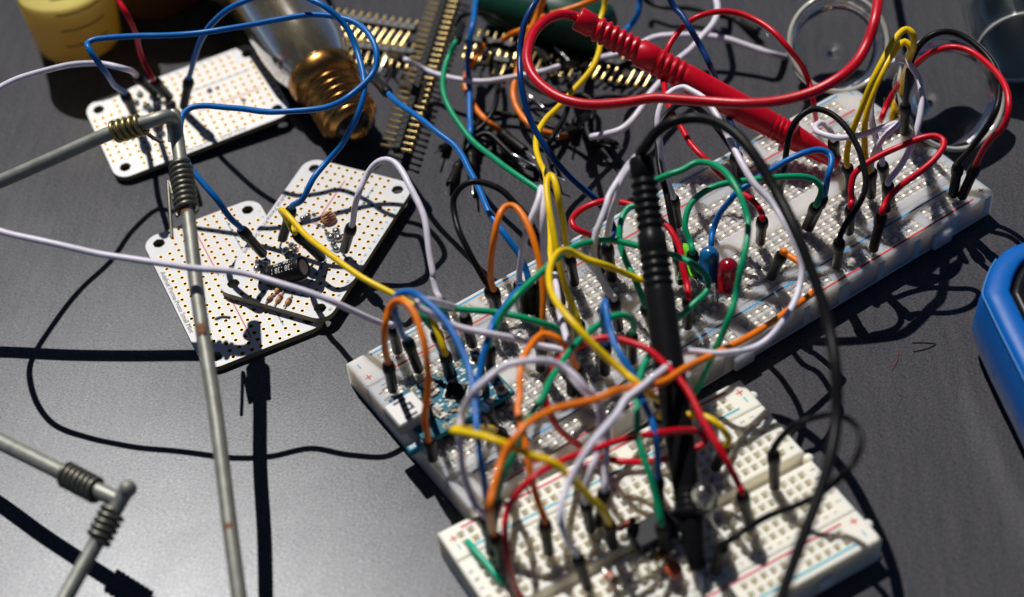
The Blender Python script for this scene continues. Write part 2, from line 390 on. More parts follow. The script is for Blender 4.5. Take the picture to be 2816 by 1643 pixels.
for s in (1, -1):
    r_ = half_strip("power_rail", *sorted((s * 1.845, s * 2.67)), sorted(s * y for y in (2.13, 2.385)), hrc)
    for x in (-2.6, 2.6): hobj(MB().box((x, s * 2.77, .42), (.4, .16, .3), bev=.05), "locating_tab", M_cream, r_)
for y in (2.2, .0, -2.2): hobj(MB().lathe([(.12, .0), (.12, .76), (.09, .8), (.02, .81)], 14, Matrix.Translation((4.14, y, 0))), "end_lug", M_cream)
for y, m in ((2.56, M_redink), (-1.93, M_redink), (1.98, M_blueink), (-2.54, M_blueink)):
    mb = MB(); mb.box((0, y, TOPZ + .003), (7.2, .055, .004)); hobj(mb, "printed_line", mat("pink_ink", (.62, .05, .09), rough=.5) if m is M_redink else mat("cyan_ink", (.02, .42, .55), rough=.5))
lt = MB()
for x in (3.88, -3.88):
    for y, k in ((2.38, 0), (2.12, 1), (-2.02, 0), (-2.40, 1)):
        z = TOPZ + .003
        if k == 0: lt.box((x, y, z), (.03, .19, .004)); lt.box((x, y, z + .003), (.19, .03, .004))
        else: lt.box((x, y, z), (.03, .17, .004), None, 1)
o = link("polarity_lettering", lt.mesh("polarity_lettering"), [MATS["pink_ink"], MATS["cyan_ink"]]); o.parent = hb
nm = MB(); RT = Matrix.Rotation(-math.pi / 2, 4, 'Z')
for c in range(1, 31):
    for y in (1.615, -1.615): text_into(nm, str(c), .15, Matrix.Translation((hx[c - 1], y, TOPZ + .004)) @ RT)
for k, ch in enumerate("abcde"):
    for x in (3.96, -3.96): text_into(nm, ch, .2, Matrix.Translation((x, Y5[4 - k], TOPZ + .004)) @ RT); text_into(nm, "fghij"[k], .2, Matrix.Translation((x, -Y5[k], TOPZ + .004)) @ RT)
hobj(nm, "row_lettering", M_dkink)

# ------------------------------------------------------------------ perforated circuit boards
M_mask = mat("white_solder_mask", (.64, .64, .65), rough=.34, var=.04, bscale=4)
M_edge = mat("fibreglass_edge", (.25, .22, .12), rough=.6, var=.2)
def proto_holes():
    hs = []
    for c in range(12):
        for r in range(21):
            if (c in (0, 1, 10, 11)) and (r < 3 or r > 17): continue
            hs.append(((c - 5.5) * P, (10 - r) * P))
    return hs
def proto_mesh():
    TH = .17; vs = []; ed = []; loops = []
    def loop(pts):
        n = len(vs); vs.extend(Vector(p) for p in pts); k = len(pts); loops.append(list(range(n, n + k)))
        ed.extend((n + i, n + (i + 1) % k) for i in range(k))
    W_, H_, R = 1.66, 2.66, .42; out = []
    for cx, cy, a0 in ((W_ - R, H_ - R, 0), (-W_ + R, H_ - R, 90), (-W_ + R, -H_ + R, 180), (W_ - R, -H_ + R, 270)):
        for k in range(8): a = math.radians(a0 + k * 90 / 7); out.append((cx + R * math.cos(a), cy + R * math.sin(a)))
    loop(out)
    circ = lambda x, y, r, n: [(x + r * math.cos(2 * math.pi * i / n), y + r * math.sin(2 * math.pi * i / n)) for i in range(n)]
    for x, y in proto_holes(): loop(circ(x, y, .05, 10))
    for sx in (-1, 1):
        for sy in (-1, 1): loop(circ(sx * 5.04 * P, sy * 9.06 * P, .165, 18))
    v2, e2, f2, *_ = geometry.delaunay_2d_cdt(vs, ed, [], 1, 1e-6)
    # keep triangles outside the wells
    mb = MB(); hc = [(x, y, .0498) for x, y in proto_holes()] + [(sx * 5.04 * P, sy * 9.06 * P, .164) for sx in (-1, 1) for sy in (-1, 1)]
    keep = []
    from mathutils import kdtree
    kd = kdtree.KDTree(len(hc)); [kd.insert((x, y, 0), i) for i, (x, y, r) in enumerate(hc)]; kd.balance()
    for f in f2:
        c = sum((v2[i] for i in f), Vector((0, 0))) / len(f); q, i, d = kd.find((c.x, c.y, 0))
        if d < hc[i][2] * .93: continue
        a = (v2[f[1]] - v2[f[0]]).cross(v2[f[2]] - v2[f[0]]); keep.append(list(f) if a > 0 else list(reversed(f)))
    mb.add([(v.x, v.y, 0) for v in v2], keep); mb.add([(v.x, v.y, -TH) for v in v2], [list(reversed(f)) for f in keep])
    for li, l in enumerate(loops):
        k = len(l); p = [vs[i] for i in l]; fl = []
        for i in range(k):
            j = (i + 1) % k; fl.append((i, j, k + j, k + i) if li else (j, i, k + i, k + j))
        if li == 0: fl = [tuple(reversed(f)) for f in fl]; fl = [tuple(reversed(f)) for f in fl]
        mb.add([(q.x, q.y, 0) for q in p] + [(q.x, q.y, -TH) for q in p], fl, None, False, 1 if li == 0 or li > len(proto_holes()) else 2)
    for x, y in proto_holes():
        n = 10; vs = []
        for r in (.05, .071): vs += [(x + r * math.cos(2 * math.pi * i / n), y + r * math.sin(2 * math.pi * i / n), .003) for i in range(n)]
        mb.add(vs, [(i, (i + 1) % n, n + (i + 1) % n, n + i)[::-1] for i in range(n)], None, False, 3)
    return mb.mesh("perforated_plate")
PLATE = proto_mesh()
for m in (M_mask, M_edge, M_hole, M_pad): PLATE.materials.append(m)
def proto(loc, eul, znew, label, tilt=True):
    loc = Vector(loc); k = (CLOC.z - znew) / (CLOC.z - loc.z); p = CLOC + (loc - CLOC) * k
    e = Euler([math.radians(a) for a in eul])
    if not tilt: e = Euler((0, 0, e.z))
    t = thing("perforated_board", p, label, "circuit board"); t.matrix_world = Matrix.Translation(p) @ e.to_matrix().to_4x4()
    def ch(name, me): o = bpy.data.objects.new(name, me); COL.objects.link(o); o.parent = t; return o
    ch("plate", PLATE)
    for y0, y1 in ((2.15, .35), (-.25, -2.15)):
        for x, m in ((-.254, M_redink), (.62, M_blueink)):
            mb = MB(); mb.box((x + .0, (y0 + y1) / 2, .004), (.03, abs(y1 - y0), .003)); o = link("printed_line", mb.mesh("printed_line"), m); o.parent = t
    nm = MB(); text_into(nm, "Adafruit Perma-Proto Small Mint", .185, Matrix.Translation((-1.55, 0, .004)) @ Matrix.Rotation(-math.pi / 2, 4, 'Z'))
    for k in range(18):
        text_into(nm, str(k + 1), .12, Matrix.Translation((1.545, (8.2 - k) * P, .004)) @ Matrix.Rotation(-math.pi / 2, 4, 'Z'))
    o = link("printed_lettering", nm.mesh("printed_lettering"), M_dkink); o.parent = t
    return t
P1 = proto((-9.136, 6.931, .912), (-1.03, -1.98, -8.75), .19, "empty white perforated board lying underneath another one by the table's bare area", False)
P2 = proto((-6.531, 7.053, .801), (-.24, -.08, -57.94), .43, "white perforated board carrying a black capacitor, laid across another board", False)
P3 = proto((-6.92, 13.67, .905), (-2.38, -4.07, 80.4), .46, "white perforated board beside the light bulb, under the metal rod joint")
def child(mb, name, m, parent, smooth=False):
    o = link(name, mb.mesh(name), m); o.parent = parent; return o
# solder and legs under and on the boards (board coordinates)
def blobs(parent, pts, name="solder_joints"):
    mb = MB()
    for x, y, r in pts: mb.ball((x, y, r * .35), r, None, 0, 6, (1 + random.uniform(-.2, .3), 1 + random.uniform(-.2, .3), .8))
    return child(mb, name, M_solder, parent)
def legs(parent, n, z, name="cut_leads"):
    mb = MB(); hs = proto_holes(); random.Random(3).shuffle(hs)
    for x, y in hs[:n]: mb.lathe([(.05, -.17), (.04, -.22), (.025, z)], 6, Matrix.Translation((x, y, 0)))
    return child(mb, name, M_solder, parent)
def loc_on(parent, tok):
    """board coordinates of a pixel on that board's face"""
    Mi = parent.matrix_world.inverted(); o = Mi @ CLOC; d = (Mi.to_3x3() @ ray(tok)); return o + d * (-o.z / d.z)
blobs(P2, [(*loc_on(P2, s).xy, r) for s, r in (("B430,520", .09), ("B480,505", .07), ("B390,540", .08), ("B660,640", .09), ("B620,690", .1), ("B680,700", .12), ("B640,750", .1), ("B660,790", .1), ("B590,660", .07), ("B250,800", .1), ("B300,760", .11), ("B330,790", .09), ("B40,900", .12), ("B20,940", .08), ("B90,910", .1), ("B560,600", .06), ("B520,590", .06), ("B470,560", .05), ("B400,1020", .08), ("B370,1040", .07), ("B300,870", .07))])
blobs(P3, [(*loc_on(P3, s).xy, r) for s, r in (("a1120,720", .1), ("a1190,700", .11), ("a1080,790", .12), ("a1170,760", .09), ("a1230,760", .1), ("a1030,700", .09), ("a1240,820", .11), ("a1790,740", .06), ("a1540,670", .08), ("a1600,650", .05), ("a1100,810", .1), ("a1190,990", .09), ("a1160,1020", .08), ("a1000,760", .1))])
# capacitor
cA, cB = at("B180,990", .62), at("B400,925", .98)
cap = thing("capacitor", at("B290,950", .4), "black electrolytic capacitor with white digits lying on the crossed circuit board", "capacitor")
ax = (cB - cA).normalized(); L_ = 1.12; c0 = cB - ax * L_; FM = frame(c0, ax)
mb = MB(); mb.lathe([(.0, 0), (.24, .0), (.29, .05), (.29, .13), (.26, .17), (.29, .21), (.295, L_ - .06), (.275, L_), (.21, L_), (.205, L_ - .015), (.0, L_ - .012)], 28, FM, False)
mb.obj("sleeve", M_black, cap)
mb = MB(); mb.lathe([(.205, L_ - .012), (.0, L_ - .008)], 24, FM, False); mb.obj("can_end", mat("can_end", (.42, .36, .34), rough=.45, metal=.4), cap)
tm = MB(); side = (CLOC - c0).normalized(); side = (side - ax * side.dot(ax)).normalized(); tang = ax.cross(side)
for row, a0 in (("138 138 1", 20), ("138 138", 62)):
    me = text_mesh(row, .22)
    vs = []
    for v in me.vertices:
        a = math.radians(a0) + v.co.y / .297; vs.append(c0 + ax * (.62 - v.co.x * .8) + (side * math.cos(a) - tang * math.sin(a)) * .2975)
    tm.add(vs, [list(p.vertices) for p in me.polygons]); bpy.data.meshes.remove(me)
tm.obj("printed_digits", mat("white_ink", (.75, .75, .72), rough=.5), cap)
mb = MB()
for k in (-.1, .1):
    q = c0 + tang * k; mb.tube(spline([q, q - ax * .25, q - ax * .4 + Vector((0, 0, -.3)), q - ax * .4 + Vector((0, 0, -.5))]), .028, 6)
mb.obj("lead", M_steel, cap)
# resistors and the light sensor on the boards
def resistor(p, q, label, cols, body=(.62, .42, .26), r=.085, parent_group="small resistors on the circuit board", lead=True):
    t = thing("resistor", (p + q) / 2, label, "resistor", parent_group); d = (q - p); L = d.length; F = frame(p, d); a, b = L * .16, L * .84
    mb = MB(); mb.lathe([(.02, a), (r * .8, a + .02), (r, a + .07), (r, a + .13), (r * .82, a + .19), (r * .82, b - .19), (r, b - .13), (r, b - .07), (r * .8, b - .02), (.02, b)], 14, F, False)
    mb.obj("ceramic_body", mat("resistor_tan_%d" % int(body[0] * 100), body, rough=.4), t)
    for i, c in enumerate(cols):
        z = a + .1 + (b - a - .2) * i / max(1, len(cols) - 1); rr = (r if i in (0, len(cols) - 1) else r * .82) + .004
        bm_ = MB(); bm_.lathe([(rr, z - .022), (rr, z + .022)], 14, F, False); bm_.obj("colour_band", mat("band_" + c, dict(red=(.5, .02, .01), brown=(.12, .04, .015), black=(.01, .01, .01), gold=(.5, .34, .08), orange=(.7, .2, .01), yellow=(.75, .5, .02))[c], rough=.4), t)
    if lead:
        ld = MB(); ld.lathe([(.025, -.03), (.025, a + .02)], 6, F); ld.lathe([(.025, b - .02), (.025, L + .03)], 6, F)
        for e in (p, q): ld.tube([e, e - Vector((0, 0, .25))], .025, 6)
        ld.obj("lead", M_steel, t)
    return t
for a, b, l in (("B215,1060", "B160,1150", "copper banded resistor nearest the capacitor's free lead, between two solder holes"), ("B150,1150", "B95,1210", "copper banded resistor beside the shadowed mounting hole row, outermost of its trio"), ("B230,1130", "B165,1230", "copper banded resistor in the middle of the trio below the capacitor"), ("B300,1160", "B245,1245", "copper banded resistor of the trio next to the capacitor's shadow")):
    resistor(at(a, .47), at(b, .47), l, ("brown", "red", "gold"), (.6, .24, .12), .06)
ld_ = thing("light_sensor", at("B600,540", .4), "round coppery light sensor on the board with the capacitor", "light sensor")
F = Matrix.Translation(at("B600,540", .47)) @ Matrix.Rotation(.3, 4, 'X')
mb = MB(); mb.lathe([(.2, 0), (.21, .05), (.2, .1), (.0, .1)], 20, F, False); mb.obj("ceramic_disc", mat("sensor_tan", (.5, .25, .13), rough=.4), ld_)
mb = MB(); mb.tube([F @ Vector((-.15 + .3 * (i % 2), -.14 + .04 * i, .11)) for i in range(8)], .014, 6); mb.obj("sensor_track", mat("sensor_red", (.16, .03, .015), rough=.4), ld_)
mb = MB(); [mb.tube([F @ Vector((x, 0, 0)), F @ Vector((x, 0, -.25))], .02, 6) for x in (-.08, .08)]; mb.obj("lead", M_steel, ld_)
# ------------------------------------------------------------------ jumper wires
from mathutils import noise as mnoise
PL = 1.4
def plug_meshes():
    mb = MB(); mb.lathe([(.115, 0), (.128, .02), (.13, .98), (.135, 1.0), (.158, 1.02), (.16, 1.2), (.15, 1.3), (.13, 1.36), (.085, 1.4)], 16)
    pn = MB(); pn.lathe([(.012, -.55), (.032, -.5), (.032, .02)], 8)
    return mb.mesh("plug"), pn.mesh("pin")
PLUG, PIN = plug_meshes(); PLUG.materials.append(M_plug); PIN.materials.append(M_steel)
def spec(s):
    """'base top z [flat]' in survey pixels -> base point and top point of a plug"""
    q = s.split(); zb = float(q[2]) if len(q) > 2 else .97
    b = at(q[0], zb); t = at_dist(q[1], b, PL, len(q) > 3)
    return b, t
def add_plug(parent, b, t):
    o = bpy.data.objects.new("plug", PLUG); COL.objects.link(o); o.parent = parent
    M = frame(b, t - b); o.matrix_parent_inverse = parent.matrix_world.inverted(); o.matrix_world = M
    p = bpy.data.objects.new("pin", PIN); COL.objects.link(p); p.parent = o
GR1 = "jumper wires plugged into the breadboards and circuit boards"; GR2 = "jumper wires lying loose on the table"
def wire(col, label, start, pts, end, h=2.5, r=.08, group=GR1, kind="jumper_wire", cat="wire"):
    b0 = t0 = b1 = t1 = None
    if start: b0, t0 = spec(start)
    if end: b1, t1 = spec(end)
    P = pxpath(pts, t0.z if start else .95, t1.z if end else .95, h, t0, t1)
    if start: P[0] = t0 - (t0 - b0).normalized() * .1; P.insert(1, t0 + (t0 - b0).normalized() * .1)
    if end: P[-1] = t1 - (t1 - b1).normalized() * .1; P.insert(-1, t1 + (t1 - b1).normalized() * .1)
    w = thing(kind, b0 if start else P[0], label, cat, group)
    Q = spline(P); n = len(Q); sd = len(bpy.data.objects) * 1.7
    for i in range(3, n - 3): Q[i] = Q[i] + mnoise.noise_vector(Q[i] * .9 + Vector((sd, 0, 0))) * .03
    mb = MB(); mb.tube(Q, r, 10, rr=[r * (1 + .05 * mnoise.noise(q * 1.3 + Vector((0, sd, 0)))) for q in Q]); mb.obj("insulated_cable", wmat(col), w)
    if start: add_plug(w, b0, t0)
    if end: add_plug(w, b1, t1)
    return w
# --- wires about the perforated boards
wire('white', "long white wire sweeping over the bare table from the bulb-side board to the clear breadboard", "a1140,690 a1005,560 .62",
     "a900,500@3.6 a740,465 a500,480 a250,540 a0,640@4.9 D-70,280 D-150,390@5 D-100,520 d0,225@4.8 d300,300 d700,390 d1100,455@4.5 d1450,500 d1800,545 d2100,630@3.9 d2400,730 e120,830 e240,885 e330,920", "e410,1110 e370,930", 2)
wire('red', "orange-red wire dropping past the yellow cup onto the bulb-side board", "a1245,715 a1130,590 .62", "a1110,560@2.6 a1050,450 a1020,350 a1000,250 a930,100 a870,0@5 a840,-80@5.2", None)
wire('blue', "blue wire with a sharp corner over the yellow beaker and a loop round the bulb", "a985,835 a915,690 .6",
     "a850,640 a740,480 a655,360@4.8 a642,318 a690,293 a800,280 a1000,268 a1500,240@5.2 a2000,150 a2300,115 b0,135 b120,180 b210,270@5 b258,400 b240,520 b180,600@4.6 b60,700 b0,740 a2400,785 a2200,815@4.2 a2000,820 a1700,795 a1500,780 a1400,797 a1340,850@3.8 a1322,960 a1330,1090 a1390,1220@3.4 a1600,1470 d1690,140", "d1935,400 d1770,215 .6", 3)
wire('blue', "blue wire arching out of the picture between the bulb-side board and the capacitor board", "a1350,790 a1390,580 .65",
     "a1395,560 a1430,430 a1490,280 a1560,170 a1680,70 a1830,0@5.2 a1980,-60 a2140,-60 a2290,0@5.6 a2400,60 b30,200 b100,340 b150,500@4.6 b163,640 b140,770 b80,920 b0,1060 a2400,1190 a2300,1320@3 d2220,0", "B225,700 B300,450 .8", 3)
wire('white', "white wire arching high off the capacitor board onto the far edge of the clear breadboard", "B725,790 B785,590 .65",
     "B795,560 B815,450 B850,320 B905,190@3.4 B975,90 B1060,55@3.9 B1130,80 B1200,160 B1260,280 B1320,400 B1370,520 B1395,650 B1415,820 B1440,1000 e665,560 e690,680", "e770,930 e722,740", 3)
wire('yellow', "yellow wire running straight from the capacitor board to the clear breadboard's end", "B545,855 B330,650 .6", "B290,590@1.9 B240,500@2.3 B213,468@2.7 B240,480@3.0 B320,560 B430,680 B560,790 B800,960 e180,590@3.2 e400,710 e520,780 e650,860@3", "e800,1330 e760,1130", 2, .078)
# --- clear breadboard, nearest end
wire('orange', "orange-red hooped wire at the clear breadboard's corner beside the silver USB socket", "e375,1395 e340,1200", "e330,1150 e315,1050 e320,920 e350,800@4.6 e400,745 e460,750@5 e530,830 e570,930 e600,1030 e622,1180 e635,1320 h632,0 h610,150", "h670,450 h637,310", 3)
wire('blue', "thick blurred blue wire bowing over the circuit board to the white breadboard", "e565,1250 e480,1030", "e455,1000 e420,900 e392,780 e410,700@4.8 e490,675 e570,705@5 e680,800 e760,890 e820,990 e880,1110 e930,1220 e955,1340 e970,1470 h985,150@4.6 h1000,280 h1020,450 h1050,600", "h1100,1140 h1075,890", 3)
wire('green', "green wire that doubles back at the clear breadboard's end and runs along its far edge", "e760,1165 e690,970", "e655,925 e610,870 e565,815@3.2 e600,780 e700,785@3.4 e900,803 e1130,822 e1300,858@3.2 e1450,900 e1560,940 e1615,980", "e1590,1180 e1640,1010", 2)
wire('white', "white wire whose looped end points at the viewer above the circuit board", "e960,1065 e900,850", "e850,800@3.2 e700,745@4.2 e575,735@4.6 e545,765 e650,830 e760,890 e900,945@3.8 e1100,990 e1300,1030 e1450,1070 e1600,1098@3 e1660,1150", "e1690,1420 e1680,1220", 2)
wire('black', "black arched wire at the far edge of the clear breadboard beside an orange one", "e1130,830 e1085,650", "e1050,600 e980,470 e910,330 e860,230 e830,120@3.6 e822,0 b870,1390 b950,1340@4.2 b1050,1345 b1180,1400 e1270,20 e1340,100 e1420,230 e1460,350 e1490,480", "e1450,840 e1470,600", 3)
wire('orange', "tall orange arch beside the black arched wire on the clear breadboard's far edge", "e1155,850 e1115,660", "e1098,600 e1098,450 e1115,280 e1150,130 e1200,50@4.4 e1262,42 e1330,110 e1390,240 e1430,370 e1470,540 e1485,700 e1480,850 e1478,960", "e1460,1240 e1470,1040", 3)
wire('blue', "blue wire with one plug raised beside the bulb, slanting over the bare table", "b215,560 b345,690 2.6 flat", "b420,760 b560,860 b700,970@3.4 b820,1060 b890,1150 b960,1290 b1040,1460 e1100,120@3.4 e1200,260 e1300,400 e1355,520", "e1400,820 e1375,610", 2)
wire('blue', "short blue wire crossing under the green one behind the circuit board", "e1340,830 e1320,640", "e1290,670@2.9 e1250,710@3.1 e1180,810 e1120,900@3.6 e1085,1000 e1050,1110 e1020,1250 e1000,1370 e985,1460@3 h1010,60", "h1120,210 h1060,90 1.2", 2)
wire('shaded_blue', "shade-darkened blue wire curving in from above the red probe's loop", "e1985,580 e1945,330", "e2000,230 e1930,80 b1850,1450 b1750,1370 b1600,1220@3 b1480,1060 b1390,900@3.8 b1335,720 b1310,560@4.6 b1310,400 b1330,220 b1375,100 b1430,0@5.5 b1460,-60", None, 3)
wire('green', "green wire coming from the loose heap to the clear breadboard's far edge", "b880,190 b835,310 1.6 flat", "b795,400 b760,490@1.8 b745,600 b762,720 b820,850 b900,970@1.7 b1000,1070 b1120,1170 b1250,1260 b1380,1350 b1460,1410@2 e1520,80 e1545,250", "e1525,710 e1545,490", 1)
wire('white', "white wire with a narrow peak behind the yellow arch", "e1330,820 e1300,610", "e1298,560 e1315,440 e1345,300 e1400,120 e1450,-20 b1470,1375@4.3 b1485,1400 e1478,100 e1480,200 e1490,400 e1510,520", "e1540,760 e1525,560", 3)
wire('yellow', "ochre arched wire with a sharp peak above the clear breadboard", "e1710,610 e1670,410", "e1658,350 e1640,280 e1615,120 b1590,1440 b1565,1330 b1535,1290@4.6 b1508,1340 e1520,60 e1545,180 e1575,330 e1600,480 e1640,650 e1700,800", "e1760,1080 e1740,900", 3)
wire('yellow', "yellow wire trailing down from the loose heap past the shade-darkened blue wire", None, "b1950,-60@3 b1925,60 b1890,180@2.4 b1900,340 b1850,480 b1700,670@2.2 b1590,790 b1500,870 b1440,970@2.2 b1425,1080 b1455,1200 b1495,1290@2.4 e1520,30 e1535,200", "e1540,720 e1530,520", 2)
wire('yellow', "thick yellow S-shaped wire crossing in front of the clear breadboard", "e2290,860 e2265,640", "e2240,600@3 e2150,575 e2020,520 e1900,470 e1780,425@4 e1690,378 e1620,372 e1560,425@4.6 e1522,520 e1528,640 e1570,740 e1660,860@4.8 e1760,970 e1870,1085 e1980,1190 e2080,1280 e2170,1352@4 e2260,1430", "h2400,160 h2330,30 1.1", 3)
wire('white', "pair of white strands rising behind the black probe's ribbed neck", "e2035,945 e2000,730", "e1985,700 e1930,620 e1880,520 e1855,390 e1870,260 e1900,170 e1950,30 b1960,1450 b2050,1300@4.6 b2150,1165 b2195,1135@5 b2160,1190 b2110,1250 e1995,40 e1960,180 e1947,270", "e1990,580 e1950,330", 3)
wire('red', "red wire hooking round beside the black probe's neck and down past the green LED", "e1905,520 e1850,300", "e1835,270 e1770,238 e1705,200@2.9 e1690,150 e1740,90 e1850,35@3.2 e1950,12 e2090,25 e2220,70@3.2 e2330,140 e2400,200 e2450,280 e2490,380 f10,520 f38,620", "f38,930 f48,720", 2)
wire('green', "green wire that swings out round the red LED and back behind the black probe", "e1100,1300 e1085,1080 1.1", "e1110,960@3.4 e1180,840 e1250,750@4.2 e1400,590 e1550,450@4.2 e1700,350 e1870,300 e2000,302 e2120,325@3.6 e2260,360 e2380,390 e2500,432 f70,470@3.4 f150,530 f190,605 f170,680@3 f100,750 f0,850 e2440,900", "e2320,1240 e2360,1040", 3)
wire('green', "short green hooped wire beside the yellow S-shaped one", "e2130,1185 e2130,985", "e2148,950 e2120,880 e2060,850@3.6 e1990,862 e1900,912 e1800,990@3.8 e1720,1060 e1640,1160 e1580,1250 e1525,1340 e1470,1470@4.2 h1400,120 h1320,290 h1270,420 h1200,540", "h1090,1000 h1140,740 1.1", 3)
wire('orange', "rust-orange hoop in front of the tall orange arch's foot", "e1760,1420 e1725,1230", "e1705,1190 e1665,1100 e1600,1030 e1540,995@3.8 e1480,985 e1420,1030 e1360,1110 e1322,1190@4.2 e1310,1300 e1310,1450 h1295,80@4 h1310,190 h1345,330 h1368,480 h1400,620 h1440,760", "h1520,1140 h1490,910", 3)
wire('blue', "blue wire bent towards the viewer between the short green hoop and the yellow wire", "e1935,1270 e1935,1060", "e1928,950 e1920,850 e1932,745@4.4 e1950,850 e1975,960 e2010,1070@4.2 e2060,1160 e2110,1240 e2160,1330 h2210,20 h2265,130@3.6 h2300,260 h2318,400", "h2330,830 h2320,590", 3)
wire('green', "thin green wire hanging beside the black probe down to the white breadboard", None, "e2440,960@3 e2350,1060 e2250,1160@3.6 e2190,1290 e2165,1440 h2170,150@3.6 h2180,300 h2215,430 h2260,560 h2310,750", "h2380,1150 h2350,930", 2)
wire('red', "long red wire passing behind the black probe onto the white breadboard", "i490,920 i440,700", "i425,660 i360,540 i280,400 i150,170@3.4 i70,0 f0,1340@3.6 e2400,1230 e2260,1105@3.8 e2150,1060 e2020,1025 e1900,1020@3.8 e1800,1050 e1700,1090 e1640,1130 e1560,1215 e1510,1320 e1500,1460@3 h1530,100 h1590,220 h1680,310 h1745,350@.95", None, 2)
wire('red', "thick blurred red wire looping over the white breadboard behind the black probe", None, "h1870,425@1 h1960,455@1.6 h2100,475 h2370,460 i40,370 i120,365 i175,310@2.6 i130,255 i40,245 h2350,262@3.4 h2200,285 h2000,335 h1850,382@4 h1700,432 h1550,500 h1420,580@4.4 h1320,680 h1245,780 h1212,870 h1200,960@3.6 h1212,1100 h1225,1250 h1275,1380 h1330,1500@.95", None, 2)
wire('orange', "long orange wire lying along the front edge of the clear breadboard", "f655,565 f740,390", "f770,402@2.3 f850,455 f960,540@2.4 f992,600 f975,665@2.2 f930,715 f800,802 f650,905@2.3 f450,1020 f250,1122@2.8 f0,1250 e2350,1340@3.9 e2170,1372 e2000,1410 h1900,8@4.6 h1700,52 h1550,92 h1450,140 h1350,205@5 h1280,290 h1220,365 h1180,450 h1140,580@4.6 h1110,700 h1090,790@4.4", "h1210,1260 h1120,1010 1.0", 2)
wire('white', "long white wire from beside the green LED along the black cable to the white breadboard", "D1668,553 D1656,486", "b2405,1370 b2370,1250 b2340,1060 b2325,880 b2360,745 b2430,665 b2512,640@4.6 c60,662 c150,720 c230,815 c310,950 c380,1090@4.4 c450,1230 c530,1360 f660,20 f760,180@3.8 f845,360 f880,500 f870,620 f830,750@3 f760,870 f650,1000 f540,1080@2.6 f430,1112 f250,1132 f100,1117@3 f0,1122 e2380,1235 e2290,1300 e2200,1380@4.2 e2080,1470 h2020,120 h1930,225@4.6 h1850,325 h1780,435 h1700,570 h1650,670 h1612,780@4 h1608,900 h1635,1010 h1680,1100", "h1810,1400 h1725,1160", 3)
wire('white', "lavender-white arch blurred in front of the rust-orange hoop", "h1070,1000 h1040,870 1.1", "h1010,830@2.4 h960,730 h918,620 h888,500 h868,350 h862,230@4 h880,130 h930,20 e980,1400 e1060,1330@5 e1130,1268 e1220,1212 e1320,1190@5.2 e1420,1180 e1520,1190 e1620,1232 e1720,1310@4.6 e1790,1400 h1860,10 h1905,90 h1935,180 h1948,300@3 h1942,420 h1935,560", "h1890,930 h1930,680", 3)
wire('white', "thin white wire beside the lavender arch's plug on the white breadboard", "h1830,970 h1790,770", "h1800,650 h1830,540 h1875,410@3.4 h1900,250 h1890,100 e1700,1320@3.8 e1640,1180 e1655,1050 e1635,940@3 e1600,800", "e1610,760 e1570,560 1.0", 2)
wire('yellow', "yellow wire with shadow stripes slanting over the circuit board towards the white breadboard", "h1230,330 h1150,250 1.6 flat", "h1080,235@2.6 h950,235 h840,236@4.2 h815,248 h900,258 h1000,277 h1100,310@4.8 h1200,345 h1300,385 h1420,432 h1550,480@4.4 h1650,560 h1780,690@3.6 h1900,810 h1960,880", "h1990,1090 h1965,920", 2, .085)
# --- right half of the clear breadboard
wire('green', "long green wire falling from the far side to the gap between the breadboards", None, "f70,1460@.5 f100,1410@.9 f150,1320@1.6 f200,1215 f240,1110@2.6 f300,970 f350,850@3.4 f400,700 f440,490 f475,310@4.4 f482,150 f445,30 c420,1430 c370,1330@4.8 c300,1250 c200,1200 c100,1197 c0,1250@4.4 b2400,1285 b2290,1345 e2200,30 e2110,60@3.6 e2055,160 e2045,310 e2090,450 e2150,560@3", "e2300,980 e2230,780 1.0", 3)
wire('red', "red wire diving under the red probe and out again beside the white tall arch", "f575,310 f590,140", "f588,100 f550,40 f490,-20 c440,1420@2.6 c350,1340 c270,1270 c200,1195 c130,1130@3.4 c60,1050 c0,950 b2440,860 b2400,760@3.4 b2365,640 b2355,540@3.2 b2370,430 b2400,340 b2450,262@3.6 c0,205 c100,130@4 c250,92 c400,98 c550,155 c700,260@3.8 c800,370 c880,480 c930,600 c960,720@2.4 c975,850@1.6 c990,920@.95", None, 3)
wire('blue', "blue wire with a hooked end crossing two green ones behind the blue LED", None, "f220,400@.95 f210,330@1.6 f225,220 f280,100 f345,20 c400,1420 c500,1345@3 c600,1278 c750,1190 c900,1122@3.4 c1020,1100 c1085,1130 c1100,1190@3.2 c1070,1290", "f930,210 c1040,1440", 2)
wire('green', "green wire with a low flat top beside the blue LED", "f90,560 f75,390", "f60,320 f20,210 f30,110 f70,20 c180,1400 c300,1352@3.2 c450,1328 c600,1310 c750,1297@3.2 c900,1302 c980,1332 c1022,1390", "f915,200 f985,40", 2)
wire('yellow', "taller of two yellow arches at the clear breadboard's far corner", "c1225,1400 c1215,1220", "c1215,1150 c1245,970 c1320,790 c1420,560 c1500,400 c1580,270 c1650,218@5.4 c1697,250 c1698,330 c1662,450 c1625,570 c1580,700 c1550,830@1.2 c1540,880@.95", None, 4)
wire('yellow', "lower of two yellow arches at the clear breadboard's far corner", "c1385,1440 c1370,1260", "c1352,1190 c1338,1050 c1345,900 c1400,700 c1480,520 c1570,360 c1635,310@4.9 c1675,345 c1670,430 c1635,600 c1590,760@1.6 c1570,860@.95", None, 4)
wire('white', "white arch beneath the two yellow arches", "c1500,1360 c1470,1205", "c1462,1150 c1430,1040 c1395,900 c1385,780 c1420,620 c1480,500 c1545,455@4.2 c1600,437 c1660,462 c1720,540 c1755,650 c1755,800 c1722,960 c1680,1080 c1620,1200 c1560,1280", "c1500,1540 c1515,1350", 4)
